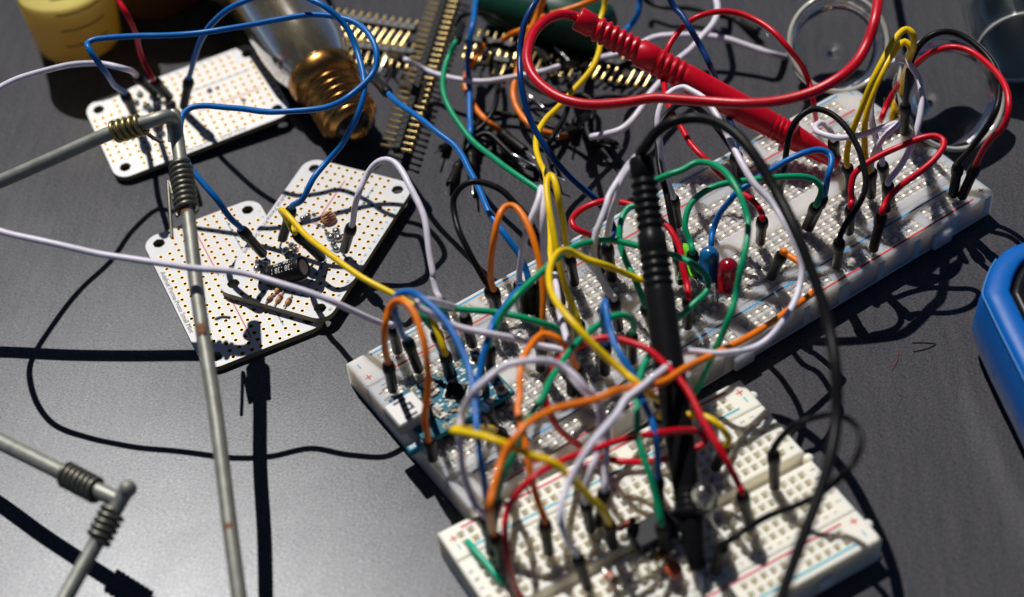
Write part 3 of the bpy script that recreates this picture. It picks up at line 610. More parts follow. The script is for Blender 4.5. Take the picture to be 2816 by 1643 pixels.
wire('white', "short white wire folded to a point in front of the yellow arches", "c1390,1440 c1390,1250 .96", "c1395,1200 c1440,1080 c1510,980 c1588,907@3.6 c1500,932 c1350,982@3.4 c1200,1007 c1080,1002 c985,972@3 c978,935 c1030,912 c1075,950@2.6", "c1130,1180 c1110,1030", 3)
wire('black', "black arched wire beside the red probe's tip", "c705,1420 c740,1270", "c752,1230 c762,1100 c800,950 c870,850 c960,802@4 c1060,820 c1160,892 c1240,995 c1300,1110 c1338,1240 c1350,1340 c1320,1460 f1250,110 f1190,200", "f1135,485 f1155,300", 3)
wire('red', "red wire with a pointed bend in front of the white arch", "f1225,235 f1240,55", "f1244,10 c1240,1400 c1262,1290 c1330,1222 c1450,1150@3.2 c1600,1082 c1750,1020 c1860,1000@3.6 c1920,1030 c1918,1080 c1850,1170 c1720,1280 c1590,1380 f1500,20", "f1405,365 f1468,100 1.05", 3)
wire('black', "big black arch beside the big red one at the clear breadboard's far end", "c1630,975 c1640,770", "c1650,650 c1670,500 c1720,370 c1800,280 c1900,240@4.6 c2000,245 c2100,290 c2200,370 c2280,465 c2330,580 c2332,700@4.4 c2300,820 c2230,950 c2150,1060 c2080,1140", "c1990,1435 c2030,1210", 4)
wire('red', "big red arch at the far end of the clear breadboard reaching its front corner", None, "c1460,890@.95 c1470,850@1.4 c1490,800 c1550,690 c1640,570 c1740,450 c1850,380 c1980,345@4.4 c2100,370 c2220,450 c2330,565 c2390,680@4.6 c2400,800 c2370,920 c2280,1010 c2220,1090", "c2055,1450 c2160,1215", 4)
wire('black', "black wire running down beside the black probe behind the green LED", "e2490,600 e2470,400", "e2440,240 e2400,60 b2385,1440 b2340,1250 b2322,1080@3.4 b2335,930 b2400,830@3.6 c0,760 c120,800", "c410,1300 c390,1140 1.0", 2)  # black strand put where the white wire's shade side shows
wire('shaded_blue', "shade-darkened blue wire entering from above the white loop and slipping under the red probe", None, "b2380,-60@4.6 b2450,60 c0,110@4.2 c60,210 c130,330 c200,470@3.4 c240,570@2.6 c290,720@2.2 c340,860 c380,980@2.4", "c420,1290 c400,1130", 2)
# --- white breadboard
wire('yellow', "ochre wire with a grey plug beside the black probe on the white breadboard", "i245,515 i325,355", "i345,320 i320,262 i250,190@3 i150,142 i60,130@3 h2450,120 h2380,90", "h2330,300 h2340,140 1.0", 2)
wire('black', "black wire curling out over the white breadboard's numbered end", "i680,660 i672,400", "i680,360 i730,290 i830,205 i960,155@3.4 i1080,133 i1200,150 i1285,225@4.4 i1312,310 i1290,420 i1230,520@4.4 i1130,620 i1050,690 i930,755@3.4 i800,812 i600,890 i450,980@2.4 i350,1050", "i245,1275 i300,1085 1.0", 2)
t_ = thing("jumper_link", at("h1050,1200", .9), "short bright green stub link pressed flat at the white breadboard's far corner", "wire link")
mb = MB(); mb.tube(spline([at("h925,1062", .88), at("h940,1080", 1.0), at("h1000,1150", 1.05), at("h1080,1240", 1.05), at("h1150,1330", 1.02), at("h1168,1360", .86)]), .075, 10); mb.obj("insulated_cable", mat("insulation_mint", (.0, .42, .24), rough=.35), t_)
# --- the loose heap behind
wire('white', "white wire lying across the pin headers behind the blue loop", "b355,395 b470,440 .9 flat", "b600,505@.9 b730,552 b900,592@1 b1050,603 b1200,583 b1350,550@.9 b1480,520", "b1700,470 b1590,490 .9 flat", .2, .08, GR2)
wire('white', "white wire hooking out from under the red probe onto an orange wire's plug", "b2010,1070 b1880,1015 .5 flat", "b1850,1005@.7 b1900,995 b1960,980 b2050,950@1 b2130,885 b2200,795 b2260,700@1.2 b2340,600 b2450,460 c60,370@1.3 c150,270 c222,180 c256,80@1.5 c250,0 c230,-60", None, .3, .095, GR2)
wire('white', "white wire passing under the red probe to a plug near the clear rings", "c890,500 c800,440 .5 flat", "c650,392@.7 c500,342 c350,292@.9 c200,270 c100,260 b2512,260@1 b2300,275 b2100,380 b1950,420@.8 b1850,440", "b1760,520 b1830,455 .7 flat", .3, .095, GR2)
wire('orange', "orange wire looping over the dark green cap", None, "b1900,-20@2.6 b1750,40 b1620,82@2.3 b1480,122 b1400,190@1.8 b1290,232 b1185,295@.8", None, .3, .085, GR2)
wire('orange', "orange wire rising beside the shade-darkened blue one past the dark green cap", None, "b1500,-40@3 b1450,80 b1400,200@2 b1360,300 b1300,480@1 b1268,610@.8 b1262,700 b1290,800 b1350,890@.6 b1430,950 b1520,982 b1620,1003", "b1905,1060 b1740,1022 .4 flat", .3, .09, GR2)
wire('orange', "orange wire with a black plug below the pin headers", "b1345,1110 b1165,970 .35 flat", "b1150,955 b1080,905@.5 b990,810 b930,700@.6 b905,600 b940,500 b995,410@.9 b1040,330", None, .3, .09, GR2)
wire('blue', "bright blue wire standing behind the crossed pin headers", "b960,1340 b950,1110 .4 flat", "b945,1000@.7 b945,900 b942,800@.8 b930,600 b925,450@.9 b940,270 b960,180@1.6 b975,60 b1000,-40", None, .4, .085, GR2)
wire('blue', "short bright blue wire behind the red probe's ribs", None, "b2190,-60@2 b2192,0 b2180,100@1.4 b2120,190@.9 b2050,260", None, .4, .09, GR2)
wire('black', "black loose wire with its plug on the table left of the heap", "b735,1095 b880,1020 .25 flat", "b960,985@.4 b1060,900 b1120,800@.6 b1145,700 b1150,600 b1130,480@.6", None, .2, .08, GR2)
wire('black', "black loose wire pointing a bare pin at the clear breadboard", "b795,1360 b870,1200 .3 flat", "b910,1120@.4 b970,1020 b1060,980@.5 b1200,1090 b1320,1200 b1400,1240@.3", "b1500,1290 b1430,1250 .25 flat", .2, .08, GR2)
wire('black', "black loose wire curled round beneath the shade-darkened blue wire", "b1290,1190 b1150,1090 .3 flat", "b1080,1040@.4 b1010,1000 b1000,900@.4 b1080,840 b1250,850@.3 b1450,900 b1600,950@.4 b1760,930", "b1800,860 b1720,900 .5 flat", .2, .08, GR2)
wire('black', "black loose wire in the heap under the red loop", "b1560,1230 b1520,1090 .3 flat", "b1530,1040@.5 b1580,960 b1640,860@.5 b1680,760 b1760,700@.4 b1850,760 b1830,900@.4", "b1680,960 b1800,930 .4 flat", .2, .08, GR2)
wire('black', "black loose wire along the heap's far side beside the clear rings", "c560,230 c380,150 .35 flat", "c300,120@.5 c200,90 c50,60@.5 b2380,60 b2250,20@.5 b2200,-60", None, .2, .08, GR2)
wire('black', "black loose wire arching from the crossed headers toward the dark green cap", None, "b840,200@1 b880,120@1.3 b980,95@1.4 b1080,110 b1180,170@1.2 b1290,250@.8 b1380,310", "b1530,460 b1440,360 .6 flat", .3, .07, GR2)
for a, b, l in (("b1360,690", "b1480,790", "bright bare contact piece in the heap inside the red loop"), ("b1240,1130", "b1420,1220", "bright bare contact piece below the orange wire's plug"), ("b1580,1020", "b1650,880", "bright bare contact piece crossing the orange wire"), ("b1460,1250", "b1640,1330", "bright bare contact piece beside the yellow wire's foot"), ("b360,360", "b270,540", "thin clear pin leaning by the blue wire's raised plug"), ("b1560,340", "b1720,500", "dull pin in the shade under the red probe's ribs")):
    p, q = at(a, .45), at(b, .4); o = MB().lathe([(.02, 0), (.055, .08), (.055, (q - p).length * .45), (.035, (q - p).length * .5), (.03, (q - p).length)], 8, frame(p, q - p)).obj("contact_pin", M_steel); tag(o, l, "metal pin")
# ------------------------------------------------------------------ pin headers
def header(t0, t1, head, tail, z, zh, label, nside=10):
    A, B = at(t0, z), at(t1, z); d = (B - A).normalized(); n = int((B - A).length / P); T = thing("pin_header", A, label, "pin header", "loose pin headers behind the light bulb")
    off = lambda o, zz: (lambda t: at(t, zz))(t0[0] + "%f,%f" % tuple(v + w for v, w in zip(map(float, t0[1:].split(',')), o))) - A
    H = off(head, zh); K = off(tail, z); up = d.cross(H).normalized(); H2 = H
    R = Matrix((d, up.cross(d), up)).transposed().to_4x4()
    mb = MB()
    for k in range(n): mb.box((0, 0, 0), (.24, .24, .24), Matrix.Translation(A + d * P * (k + .5)) @ R, bev=.03)
    mb.box((0, 0, 0), ((n - .2) * P, .2, .2), Matrix.Translation(A + d * P * n / 2) @ R)
    mb.obj("header_block", M_black, T)
    pm = MB(); h, k = H.length, K.length; pm.lathe([(.02, -k - .02), (.043, -k + .03), (.043, h - .03)], nside, Matrix.Rotation(.785, 4, 'Z'), True, 0, nside > 4); pm.ball((0, 0, h - .02), .066, None, 0, 8); me = pm.mesh("pin"); me.materials.append(M_gold)  # ball tip wider than the pin, shaped to catch a sun glint
    Fm = Vector((0, 0, 1)).rotation_difference(H.normalized()).to_matrix().to_4x4(); Ti = T.matrix_world.inverted()
    for i in range(n):
        o = bpy.data.objects.new("pin", me); COL.objects.link(o); o.parent = T; o.matrix_parent_inverse = Ti; o.matrix_world = Matrix.Translation(A + d * P * (i + .5)) @ Fm
    return T
header("b800,-130", "b392,1150", (90, 15), (-130, 25), .5, .55, "steep pin header standing out from the heap, nearest the bulb's tip", 10)
header("b-260,95", "b600,225", (-100, 140), (20, -50), .5, .3, "pin header behind the bulb's screw base, farthest from the viewer", 10)
header("b-60,330", "b560,395", (-40, 115), (15, -60), .4, .3, "pin header lying right behind the blue loop with bright tips")
header("b905,285", "b1345,355", (-45, 145), (10, -60), .45, .25, "pin header crossed by the upright bright blue wire", 10)
header("b1120,440", "b1260,462", (-40, 105), (10, -50), .3, .2, "short pin header stub beside the white wire")
header("b1350,345", "b1790,425", (-80, 160), (10, -60), .3, .2, "shaded pin header inside the red cable loop")
header("b1830,430", "b2340,520", (-75, 130), (10, -60), .45, .25, "pin header under the red probe with a row of gold tips", 10)
# ------------------------------------------------------------------ test probes
def probe(A, B, R, label, colname, col, cable, cabz, h, cr=.125, name="test_probe", guard=.80):
    """A: cable end, B: tip end of the insulated body"""
    t = thing(name, A, label, "test probe"); L = (B - A).length; F = frame(A, B - A); m = mat("probe_" + colname, col, rough=.34, bump=.1, bscale=5, var=.15, spec=.5 if colname == 'red' else .13)
    g = guard * L
    mb = MB(); pr = [(cr, -.02), (R * .80, -.02), (R * .86, .03), (R * .86, .42), (R * .72, .46), (R * .72, .52)]
    z = .56
    for k in range(6): pr += [(R * .78, z), (R * .93, z + .03), (R * .93, z + .09), (R * .78, z + .14)]; z += .2
    pr += [(R * .8, z), (R * .98, z + .06), (R * 1.0, z + .5)]; z += .56
    for k in range(4): pr += [(R * .9, z), (R * 1.04, z + .05), (R * 1.04, z + .1), (R * .9, z + .16)]; z += .2
    pr += [(R * .95, z), (R * 1.0, z + .1), (R * 1.02, g * .8), (R * .93, g - .5)]
    z = g - .46
    for k in range(3): pr += [(R * .88, z), (R * 1.0, z + .04), (R * .88, z + .1)]; z += .14
    pr += [(R * .95, g - .02)]
    mb.lathe(pr, 26, F); mb.obj("handle", m, t)
    mb = MB(); mb.lathe([(R * .9, g - .03), (R * 1.34, g), (R * 1.36, g + .06), (R * 1.05, g + .14), (R * .9, g + .15)], 8, F, smooth=False); mb.obj("finger_guard", m, t)
    mb = MB(); mb.lathe([(R * .95, g + .13), (R * .9, g + .25), (R * .55, L - .06), (R * .42, L), (.06, L + .01)], 22, F); mb.obj("nose_cone", m, t)
    mb = MB(); mb.lathe([(.06, L - .02), (.055, L + .35), (.01, L + .5)], 10, F); mb.obj("needle", M_steel, t)
    P_ = pxpath(cable, A.z, cabz, h, A, None); d = (A - B).normalized(); P_[0] = A - d * .1; P_.insert(1, A + d * .12)
    mb = MB(); mb.tube(spline(P_), cr, 14); mb.obj("cable", m, t)
    return t
RB = at("c1150,1195", 1.15); RA = at("b1735,135", 4.6)
probe(RA, RB, .37, "red test probe with ribbed grip lying across the heap on its looped cable", "red", (.56, .001, .014),
      "b1660,112@4.9 b1600,112 b1500,150@5.2 b1420,228 b1372,340@5.3 b1362,440 b1400,550 b1480,640@5.2 b1600,718 b1750,762 b1900,770@5.2 b2100,752 b2300,722 c0,735@5.3 c200,748 c450,762 c700,745@5.5 c950,680 c1150,575 c1280,460@5.9 c1360,320 c1408,180 c1432,60@6.4 c1445,-60 c1450,-160@6.4 c1440,-420@4.5 c1420,-700@2.4", .3, None, .128)
BB_ = at("D1717,1405", 1.25); BA = at("D1577,392", 5.6)
probe(BA, BB_, .335, "black test probe standing nose down on the white breadboard, blurred in front", "black", (.009, .009, .010),
      "D1588,362@6.1 D1610,330 D1650,302@6.6 D1700,291 D1750,297 D1800,322@6.8 D1850,375 D1905,465 D1960,575@6.2 D2005,690 D2038,800@5.4 D2056,910 D2058,1020 D2046,1110@4.6 D2015,1215 D1980,1310@4.6 D1945,1405 D1915,1490@4.8 D1890,1560", 4.8, None, .128, guard=.86)
# ------------------------------------------------------------------ LEDs
def led(base, top, legpts, label, col, zb=1.62, trans=.3, tilt=None):
    b = at(base, zb); tp_ = at_dist(top, b, .87); t = thing("led", b, label, "LED"); F = frame(b, tp_ - b)
    m = mat("led_" + label.split()[0], col, rough=.16, trans=trans, ior=1.5, coat=.6)
    mb = MB(); mb.lathe([(.02, 0), (.285, 0), (.29, .02), (.29, .09), (.25, .1), (.25, .62)] + [(.25 * math.cos(a), .62 + .25 * math.sin(a)) for a in [k * math.pi / 18 for k in range(1, 9)]] + [(.005, .87)], 26, F, False); mb.obj("lens", m, t)
    fm_ = MB(); fm_.box((-.1, 0, .3), (.12, .05, .3), F); fm_.box((.1, 0, .26), (.06, .05, .22), F); fm_.obj('lead_frame', M_steel, t)
    for s, q in zip((-1, 1), legpts):
        p = F @ Vector((s * .1, 0, 0)); e = at(q, .75); mid = (p + e) / 2
        l = MB(); l.tube(spline([F @ Vector((s * .1, 0, .1)), p, p * .6 + e * .4 + Vector((s * .04, 0, .05)), e]), .028, 6); l.obj("leg", M_steel, t)
    return t
led("D1694,684", "D1677,598", ("f60,760", "f120,700"), "green LED with clear-cut rounded lens standing beside the black probe", (.25, .9, .03), 1.5, .25)
led("f195,580", "f203,345", ("f150,740", "f235,790"), "blue LED standing between the green and red ones", (.004, .13, .33), 1.6, .12)
led("f325,648", "f345,440", ("f255,760", "f365,745"), "red LED with a glossy lens in front of the blue one", (.5, .002, .02), 1.6, .5)
led("i165,765", "i150,690", ("i330,1075", "i215,980"), "clear colourless LED on the white breadboard beside the black probe's guard", (.9, .9, .88), 2.0, 1)
led("C300,900", "C300,860", ("C300,900", "C310,905"), "tiny spare", (.5, .5, .5)) if False else None
# ------------------------------------------------------------------ circuit board with the USB socket
M_teal = mat("teal_circuit_board", (.0, .125, .19), rough=.45, spec=.2, var=.4, bscale=7); M_cop = mat("pale_pad", (.8, .7, .52), rough=.3, metal=.5)
mc = thing("circuit_board", (-6.9, 0, 1.2), "small teal circuit board with a silver USB socket plugged into the clear breadboard", "circuit board")
mb = MB(); mb.box((-6.88, 0, 1.16), (2.52, 1.62, .16)); mb.obj("board", M_teal, mc)
us = MB()
X0, X1, Y0_, Y1_, Z0_, Z1_ = -8.5, -7.66, -.32, .44, 1.245, 1.62
us.box(((X0 + X1) / 2, (Y0_ + Y1_) / 2, (Z0_ + Z1_) / 2), (X1 - X0, Y1_ - Y0_, Z1_ - Z0_), bev=.04)
M_usb = mat("usb_shell", (.42, .41, .40), rough=.5, metal=.3)
u = us.obj("usb_socket", M_usb, mc)
us = MB()
for y in (-.2, .32): us.box((-8.1, y, Z1_ + .003), (.34, .07, .006))
us.box((-7.93, .06, Z1_ + .003), (.07, .22, .006)); us.box((-8.04, .14, Z1_ + .003), (.2, .06, .006)); us.box((-8.04, -.02, Z1_ + .003), (.2, .06, .006))
us.obj("spring_slots", mat("slot_dark", (.02, .025, .05), rough=.5), u)
for y, n_ in ((.58, 0), (-.58, 1)):
    mb = MB(); mb.lathe([(.085, 1.243), (.17, 1.243), (.17, 1.252), (.085, 1.252)], 20, Matrix.Translation((-5.84, y, 0)), False); o = mb.obj("mounting_ring", M_cop, mc)
    mb = MB(); mb.lathe([(.0, 1.2465), (.09, 1.2465)], 18, Matrix.Translation((-5.84, y, 0)), False); mb.obj("hole_floor", M_well, o)
for sy in (1, -1):
    for k in range(8):
        x = -7.5 + k * P - .0
        if x > -6.0: break
        mb = MB(); mb.lathe([(.045, 1.243), (.095, 1.243), (.09, 1.255), (.045, 1.252), (.03, 1.30), (.005, 1.31)], 12, Matrix.Translation((x, sy * .7, 0)), False); mb.obj("pin_pad", M_cop, mc)
rnd = random.Random(11)
mb = MB(); mb.box((0, 0, 0), (.46, .46, .11), Matrix.Translation((-6.75, .0, 1.30)) @ Matrix.Rotation(.785, 4, 'Z'), bev=.02); mb.obj("chip", M_black, mc)
mb = MB()
for k in range(32):
    a = (k // 8) * math.pi / 2; q = -.19 + (k % 8) * .054
    mb.box((.255, q, 1.262), (.06, .02, .03), Matrix.Translation((-6.75, 0, 0)) @ Matrix.Rotation(.785 + a, 4, 'Z'))
mb.obj("chip_leads", M_clip, mc)
for k in range(70):
    x, y = rnd.uniform(-7.55, -5.75), rnd.uniform(-.56, .56)
    if abs(x + 6.75) + abs(y) < .62 or (x > -6.15 and abs(y) > .3): continue
    w, l = rnd.choice([(.1, .06), (.14, .08), (.06, .1), (.2, .12)]); c = rnd.choice([(.5, .4, .28), (.03, .03, .03), (.62, .6, .55), (.3, .2, .12)])
    mb = MB(); mb.box((x, y, 1.27), (w, l, .055), bev=.01); mb.box((x - w / 2, y, 1.268), (.03, l * 1.03, .06)); mb.box((x + w / 2, y, 1.268), (.03, l * 1.03, .06))
    o = link("surface_part", mb.mesh("surface_part"), [mat("smd_%d" % int(c[0] * 100), c, rough=.35)], mc)
mb = MB()
for k in range(90):
    x, y = rnd.uniform(-7.6, -5.7), rnd.uniform(-.74, .74); mb.box((x, y, 1.2435), (rnd.uniform(.02, .16), rnd.uniform(.02, .05), .004), Matrix.Translation((0, 0, 0)))
mb.obj("silkscreen_marks", mat("white_ink", (.75, .75, .72), rough=.5), mc)
bt_ = MB(); bt_.box((-5.98, .1, 1.30), (.34, .3, .11)); bt_.obj("reset_button", M_usb, mc)
mb = MB(); mb.lathe([(.08, 1.35), (.08, 1.39), (.0, 1.392)], 14, Matrix.Translation((-5.98, .1, 0)), False); mb.obj("button_cap", M_black, mc)
for y in (.62, -.62):
    mb = MB(); mb.box((-6.75, y, .97), (1.8, .24, .23)); mb.obj("header_block", M_black, mc)
# small blue module beside the socket
sm = thing("sensor_chip", at("C430,965", 1.0), "tiny bright blue part with pale lettering beside the USB socket", "electronic part")
c_ = at("C430,965", 1.02); mb = MB(); mb.box((0, 0, 0), (.5, .22, .22), Matrix.Translation(c_) @ Matrix.Rotation(.0, 4, 'Z'), bev=.03); mb.obj("body", mat("bright_teal", (.0, .2, .33), rough=.35), sm)
mb = MB(); text_into(mb, "BMA", .19, Matrix.Translation(c_ + Vector((0, 0, .114)))); mb.obj("lettering", MATS["white_ink"], sm)
mb = MB(); [mb.lathe([(.03, .72), (.03, .95)], 6, Matrix.Translation((c_.x + q, c_.y, 0))) for q in (-.15, .15)]; mb.obj("legs", M_steel, sm)
# parts on the white breadboard
resistor(at("h1925,1270", 1.08), at("h2040,1400", 1.08), "pinkish tan resistor flat on the white breadboard's near rows", ("red", "brown", "gold"), (.66, .36, .25), .1, "resistors lying on the white breadboard")
resistor(at("h2260,1200", 1.1), at("h2440,1130", 1.1), "dark amber resistor with a yellow band left of the black probe's needle", ("yellow", "brown", "black"), (.28, .1, .03), .1, "resistors lying on the white breadboard")
resistor(at("h1990,985", 1.1), at("h2190,880", 1.1), "dark brown resistor beside the grey chip on the white breadboard", ("black", "red", "brown"), (.12, .035, .02), .09, "resistors lying on the white breadboard")
resistor(at("c-150,1020", 4), at("c-100,1000", 4), "", ("red",)) if False else None
cd_ = thing("ceramic_capacitor", at("h2440,1260", 1.1), "round orange-red ceramic capacitor at the black probe's needle", "capacitor")
c_ = at("h2440,1262", 1.28); mb = MB(); mb.ball((0, 0, 0), .21, Matrix.Translation(c_) @ Matrix.Rotation(.5, 4, 'Z') @ Matrix.Rotation(.5, 4, 'X'), 0, 12, (1, 1, .42)); mb.obj("disc", mat("ceramic_orange", (.55, .09, .03), rough=.35), cd_)
mb = MB(); [mb.tube([c_ + Vector((s * .1, 0, -.08)), Vector((c_.x + s * .13, c_.y, .75))], .025, 6) for s in (-1, 1)]; mb.obj("lead", M_steel, cd_)
ch_ = thing("chip", at("h2290,990", 1.0), "dark grey chip in the channel of the white breadboard beside the black probe", "chip")
ca = hb.matrix_world @ Vector((.55, -.02, 1.05)); c_ = at("h2285,985", 1.1); mb = MB(); mb.box((0, 0, 0), (1.02, .64, .3), Matrix.Translation(c_) @ Matrix.Rotation(-.086, 4, 'Z'), bev=.04); mb.obj("package", mat("grey_package", (.02, .021, .025), rough=.5, var=.2, spec=.25), ch_)
for s in (1, -1):
    for k in range(4):
        mb = MB(); Mk = Matrix.Translation(c_) @ Matrix.Rotation(-.086, 4, 'Z'); mb.box((-.381 + k * P, s * .36, -.06), (.13, .1, .03), Mk); mb.box((-.381 + k * P, s * .40, -.17), (.06, .03, .24), Mk); mb.obj("leg", M_steel, ch_)
# ------------------------------------------------------------------ light bulb
bA, bB = at("D655,-25", 1.9), at("D882,338", .78); ax = (bB - bA).normalized()
bl = thing("light_bulb", bA, "lying light bulb with a brass screw base and clear gold-tinted glass", "light bulb")
c0 = at("D790,184", 1.25); F = frame(c0, ax)       # z = 0 at the collar's glass side
M_glass = mat("tinted_glass", (.97, .80, .46), rough=.05, trans=.93, metal=.06, ior=1.45, coat=1); M_brass = mat("brass", (.46, .23, .065), rough=.26, metal=1, bump=.15, bscale=5, var=.25)
mb = MB(); o_ = [(.9, .12), (.99, -.1), (1.16, -.6), (1.24, -1.3), (1.26, -3.6), (1.6, -4.6), (2.1, -5.6), (2.3, -6.8), (2.1, -8.0), (1.4, -8.9), (.02, -9.3)]; i_ = [(r - .05 if r > .1 else .01, z + (.05 if z < -5 else 0)) for r, z in reversed(o_)]
mb.lathe(o_ + i_, 40, F, False); mb.obj("glass", M_glass, bl)
mb = MB(); mb.lathe([(.9, -.12), (1.0, -.05), (1.03, .1), (1.0, .34), (.9, .5), (.78, .56), (.74, .6)], 40, F, False); mb.obj("collar", M_brass, bl)
mb = MB(); pr = []; z = .58
for k in range(5): pr += [(.73, z), (.78, z + .05), (.86, z + .11), (.865, z + .15), (.78, z + .21), (.73, z + .25)]; z += .27
pr += [(.74, z), (.7, z + .1), (.55, z + .2)]
mb.lathe(pr, 44, F, False); mb.obj("screw_thread", M_brass, bl)
mb = MB(); mb.lathe([(.56, z + .18), (.5, z + .34), (.3, z + .52), (.26, z + .53)], 30, F, False); mb.obj("insulator", mat("black_glass", (.008, .007, .007), rough=.15), bl)
mb = MB(); mb.lathe([(.27, z + .52), (.24, z + .6), (.12, z + .66), (.0, z + .67)], 20, F, False); mb.obj("contact", M_brass, bl)
mb = MB(); mb.lathe([(.5, -.2), (.34, -.5), (.2, -1.6), (.14, -3.2), (.2, -3.4), (.01, -3.45)], 24, F, False); mb.obj("glass_stem", mat("stem_glass", (.95, .93, .88), rough=.08, trans=.85), bl)
mb = MB(); mb.tube([F @ Vector((.62 * math.cos(k * 1.26), .62 * math.sin(k * 1.26), -1.3 - 2.6 * (k % 2))) for k in range(11)], .02, 6); mb.obj("filament", M_gold, bl)
# ------------------------------------------------------------------ cups at the far corner
fwd = (CR @ Vector((0, 0, -1))); fwd.z = 0; fwd.normalize()
def cup(front, r0, r1, h, liq, label, wallc, liqc, marks=True):
    f = at(front, 0); c = f + fwd * r0; t = thing("beaker", c, label, "beaker"); M = Matrix.Translation(c)
    m = mat_translucent("cup_" + label.split()[0], wallc, .72); tk = .07
    mb = MB(); mb.lathe([(.02, .02), (r0 - .12, .0), (r0 - .02, .05), (r0, .14), (r1, h), (r1 + .05, h + .03), (r1 - tk, h), (r0 - tk, .2), (r0 - .2, .1), (.02, .09)], 48, M, False); mb.obj("cup_wall", m, t)
    rr = r0 + (r1 - r0) * liq / h - tk - .01
    mb = MB(); mb.lathe([(.02, .12), (r0 - .2, .13), (r0 - tk - .02, .24), (rr, liq), (.02, liq)], 48, M, False); mb.obj("yellow_liquid", mat_translucent("liq_" + label.split()[0], liqc, .7, .15), t)
    if marks:
        a0 = math.atan2(-fwd.y, -fwd.x)
        for k in range(5):
            z = .75 + k * .62; R = r0 + (r1 - r0) * z / h + .004; mb = MB()
            mb.tube([M @ Vector((R * math.cos(a0 + q), R * math.sin(a0 + q), z)) for q in [-.05 + 1.0 * i / 14 for i in range(15)]], .022, 5); mb.obj("measure_line", mat("line_grey", (.12, .1, .05), rough=.6), t)
    return t
cup("D186,160", 1.28, 1.62, 4.2, 2.2, "yellow translucent beaker with curved measuring lines", (.97, .90, .52), (.98, .80, .18))
cup("D385,52", 1.5, 1.8, 3.4, 1.8, "amber translucent beaker behind the orange-red wire, mostly cut off", (.5, .34, .10), (.5, .28, .04), False)
# ------------------------------------------------------------------ dark green cap
gA, gB = at("D1258,8", .85), at("D1490,78", .85); gd = gB - gA
mb = MB(); F = frame(gA - gd * .15, gd); L_ = gd.length * 1.15
mb.lathe([(.02, -.55), (.45, -.5), (.72, -.3), (.85, .1), (.85, L_ * .5), (.78, L_ - .1), (.55, L_ + .1), (.02, L_ + .15)], 36, F, False)
tag(mb.obj("bottle_cap", mat("dark_green", (.002, .05, .028), rough=.42, bump=.2, bscale=3, var=.3)), "dark green rounded plastic lump behind the red cable's loop", "plastic cap")
# ------------------------------------------------------------------ clear plastic rings and jar
M_pet = mat("clear_plastic", (.96, .97, .96), rough=.06, trans=1, ior=1.3)
def lid(ctr, z, R, H, nrm, label, name="clear_lid"):
    c = at(ctr, z); t = thing(name, c, label, "lid", None); F = frame(c, Vector(nrm))
    rim = [(R, 0), (R + .1, .02), (R + .13, .1), (R + .1, .18), (R, .2), (R - .03, .12)]
    mb = MB(); mb.lathe([(R - .04, .1), (R, .0), (R + .11, .01), (R + .14, .1), (R + .1, .2), (R + .01, .22), (R - .03, -H * .2), (R - .12, -H), (R * .55, -H - .04), (.02, -H - .04), (.02, -H + .02), (R * .55, -H + .02), (R - .2, -H + .07), (R - .1, -H * .2), (R - .04, .1)], 52, F, False)
    mb.obj("clear_shell", M_pet, t)
    mb = MB(); mb.lathe([(R - .01, .22), (R + .06, .29), (R + .14, .22), (R + .06, .16), (R - .01, .22)], 52, F, False); mb.obj("rim", mat("pale_glint_rim", (.7, .7, .6), rough=.14, trans=.3), t); return t  # pale ring added for the bright glints along the clear rim
n_ = -fwd * .62 + Vector((0, 0, .78))
lid("c1140,330", 1.5, 1.30, .9, n_, "clear plastic lid tilted up behind the thick red cable")
lid("c1950,690", 1.45, 1.5, 1.1, n_ + Vector((.25, -.15, 0)), "clear plastic lid framed by the big black and red arches")
jA, jB = at("c2500,350", 1.5), at("c2330,-330", 1.5)
jrim = MB()
jt = thing("glass_jar", jA, "clear glass jar lying on its side beyond the big red arch", "jar"); F = frame(jA, jB - jA)
mb = MB(); mb.lathe([(1.14, 0), (1.22, -.02), (1.27, .08), (1.22, .2), (1.2, .3), (1.3, .6), (1.32, 4.2), (1.1, 4.6), (.02, 4.65), (.02, 4.55), (1.05, 4.5), (1.24, 4.15), (1.22, .6), (1.12, .3), (1.14, 0)], 48, F, False); mb.obj("glass", mat("jar_glass", (.9, .97, .94), rough=.03, trans=1, ior=1.4), jt); jrim.lathe([(1.13, -.03), (1.2, -.08), (1.27, -.03), (1.2, .02), (1.13, -.03)], 48, F, False); jrim.obj("rim", MATS["pale_glint_rim"], jt)  # same pale ring added to brighten the jar's mouth
# ------------------------------------------------------------------ blue tester at the edge
top = [at(s, 2.2) for s in ("f3300,20", "f2900,170", "f2640,262", "f2500,312", "f2430,338", "f2365,372", "f2315,425", "f2275,490", "f2243,570", "f2215,680", "f2240,740", "f2340,950", "f2512,1290", "f2760,1790", "f3050,2380")] + [at("f4200,1700", 2.2), at("f4300,300", 2.2)]
cen = sum(top, Vector()) / len(top)
def inset(k, z):
    """polygon moved k inwards"""
    out = []; n = len(top)
    for i in range(n):
        a, b, c = top[i - 1], top[i], top[(i + 1) % n]; d1 = (b - a).normalized(); d2 = (c - b).normalized()
        n1, n2 = Vector((-d1.y, d1.x, 0)), Vector((-d2.y, d2.x, 0)); s = 1 if n1.dot(cen - b) > 0 else -1
        nn = (n1 + n2) * s; nn.normalize(); q = b + nn * k / max(.5, nn.dot(n1 * s)); out.append(Vector((q.x, q.y, z)))
    return out
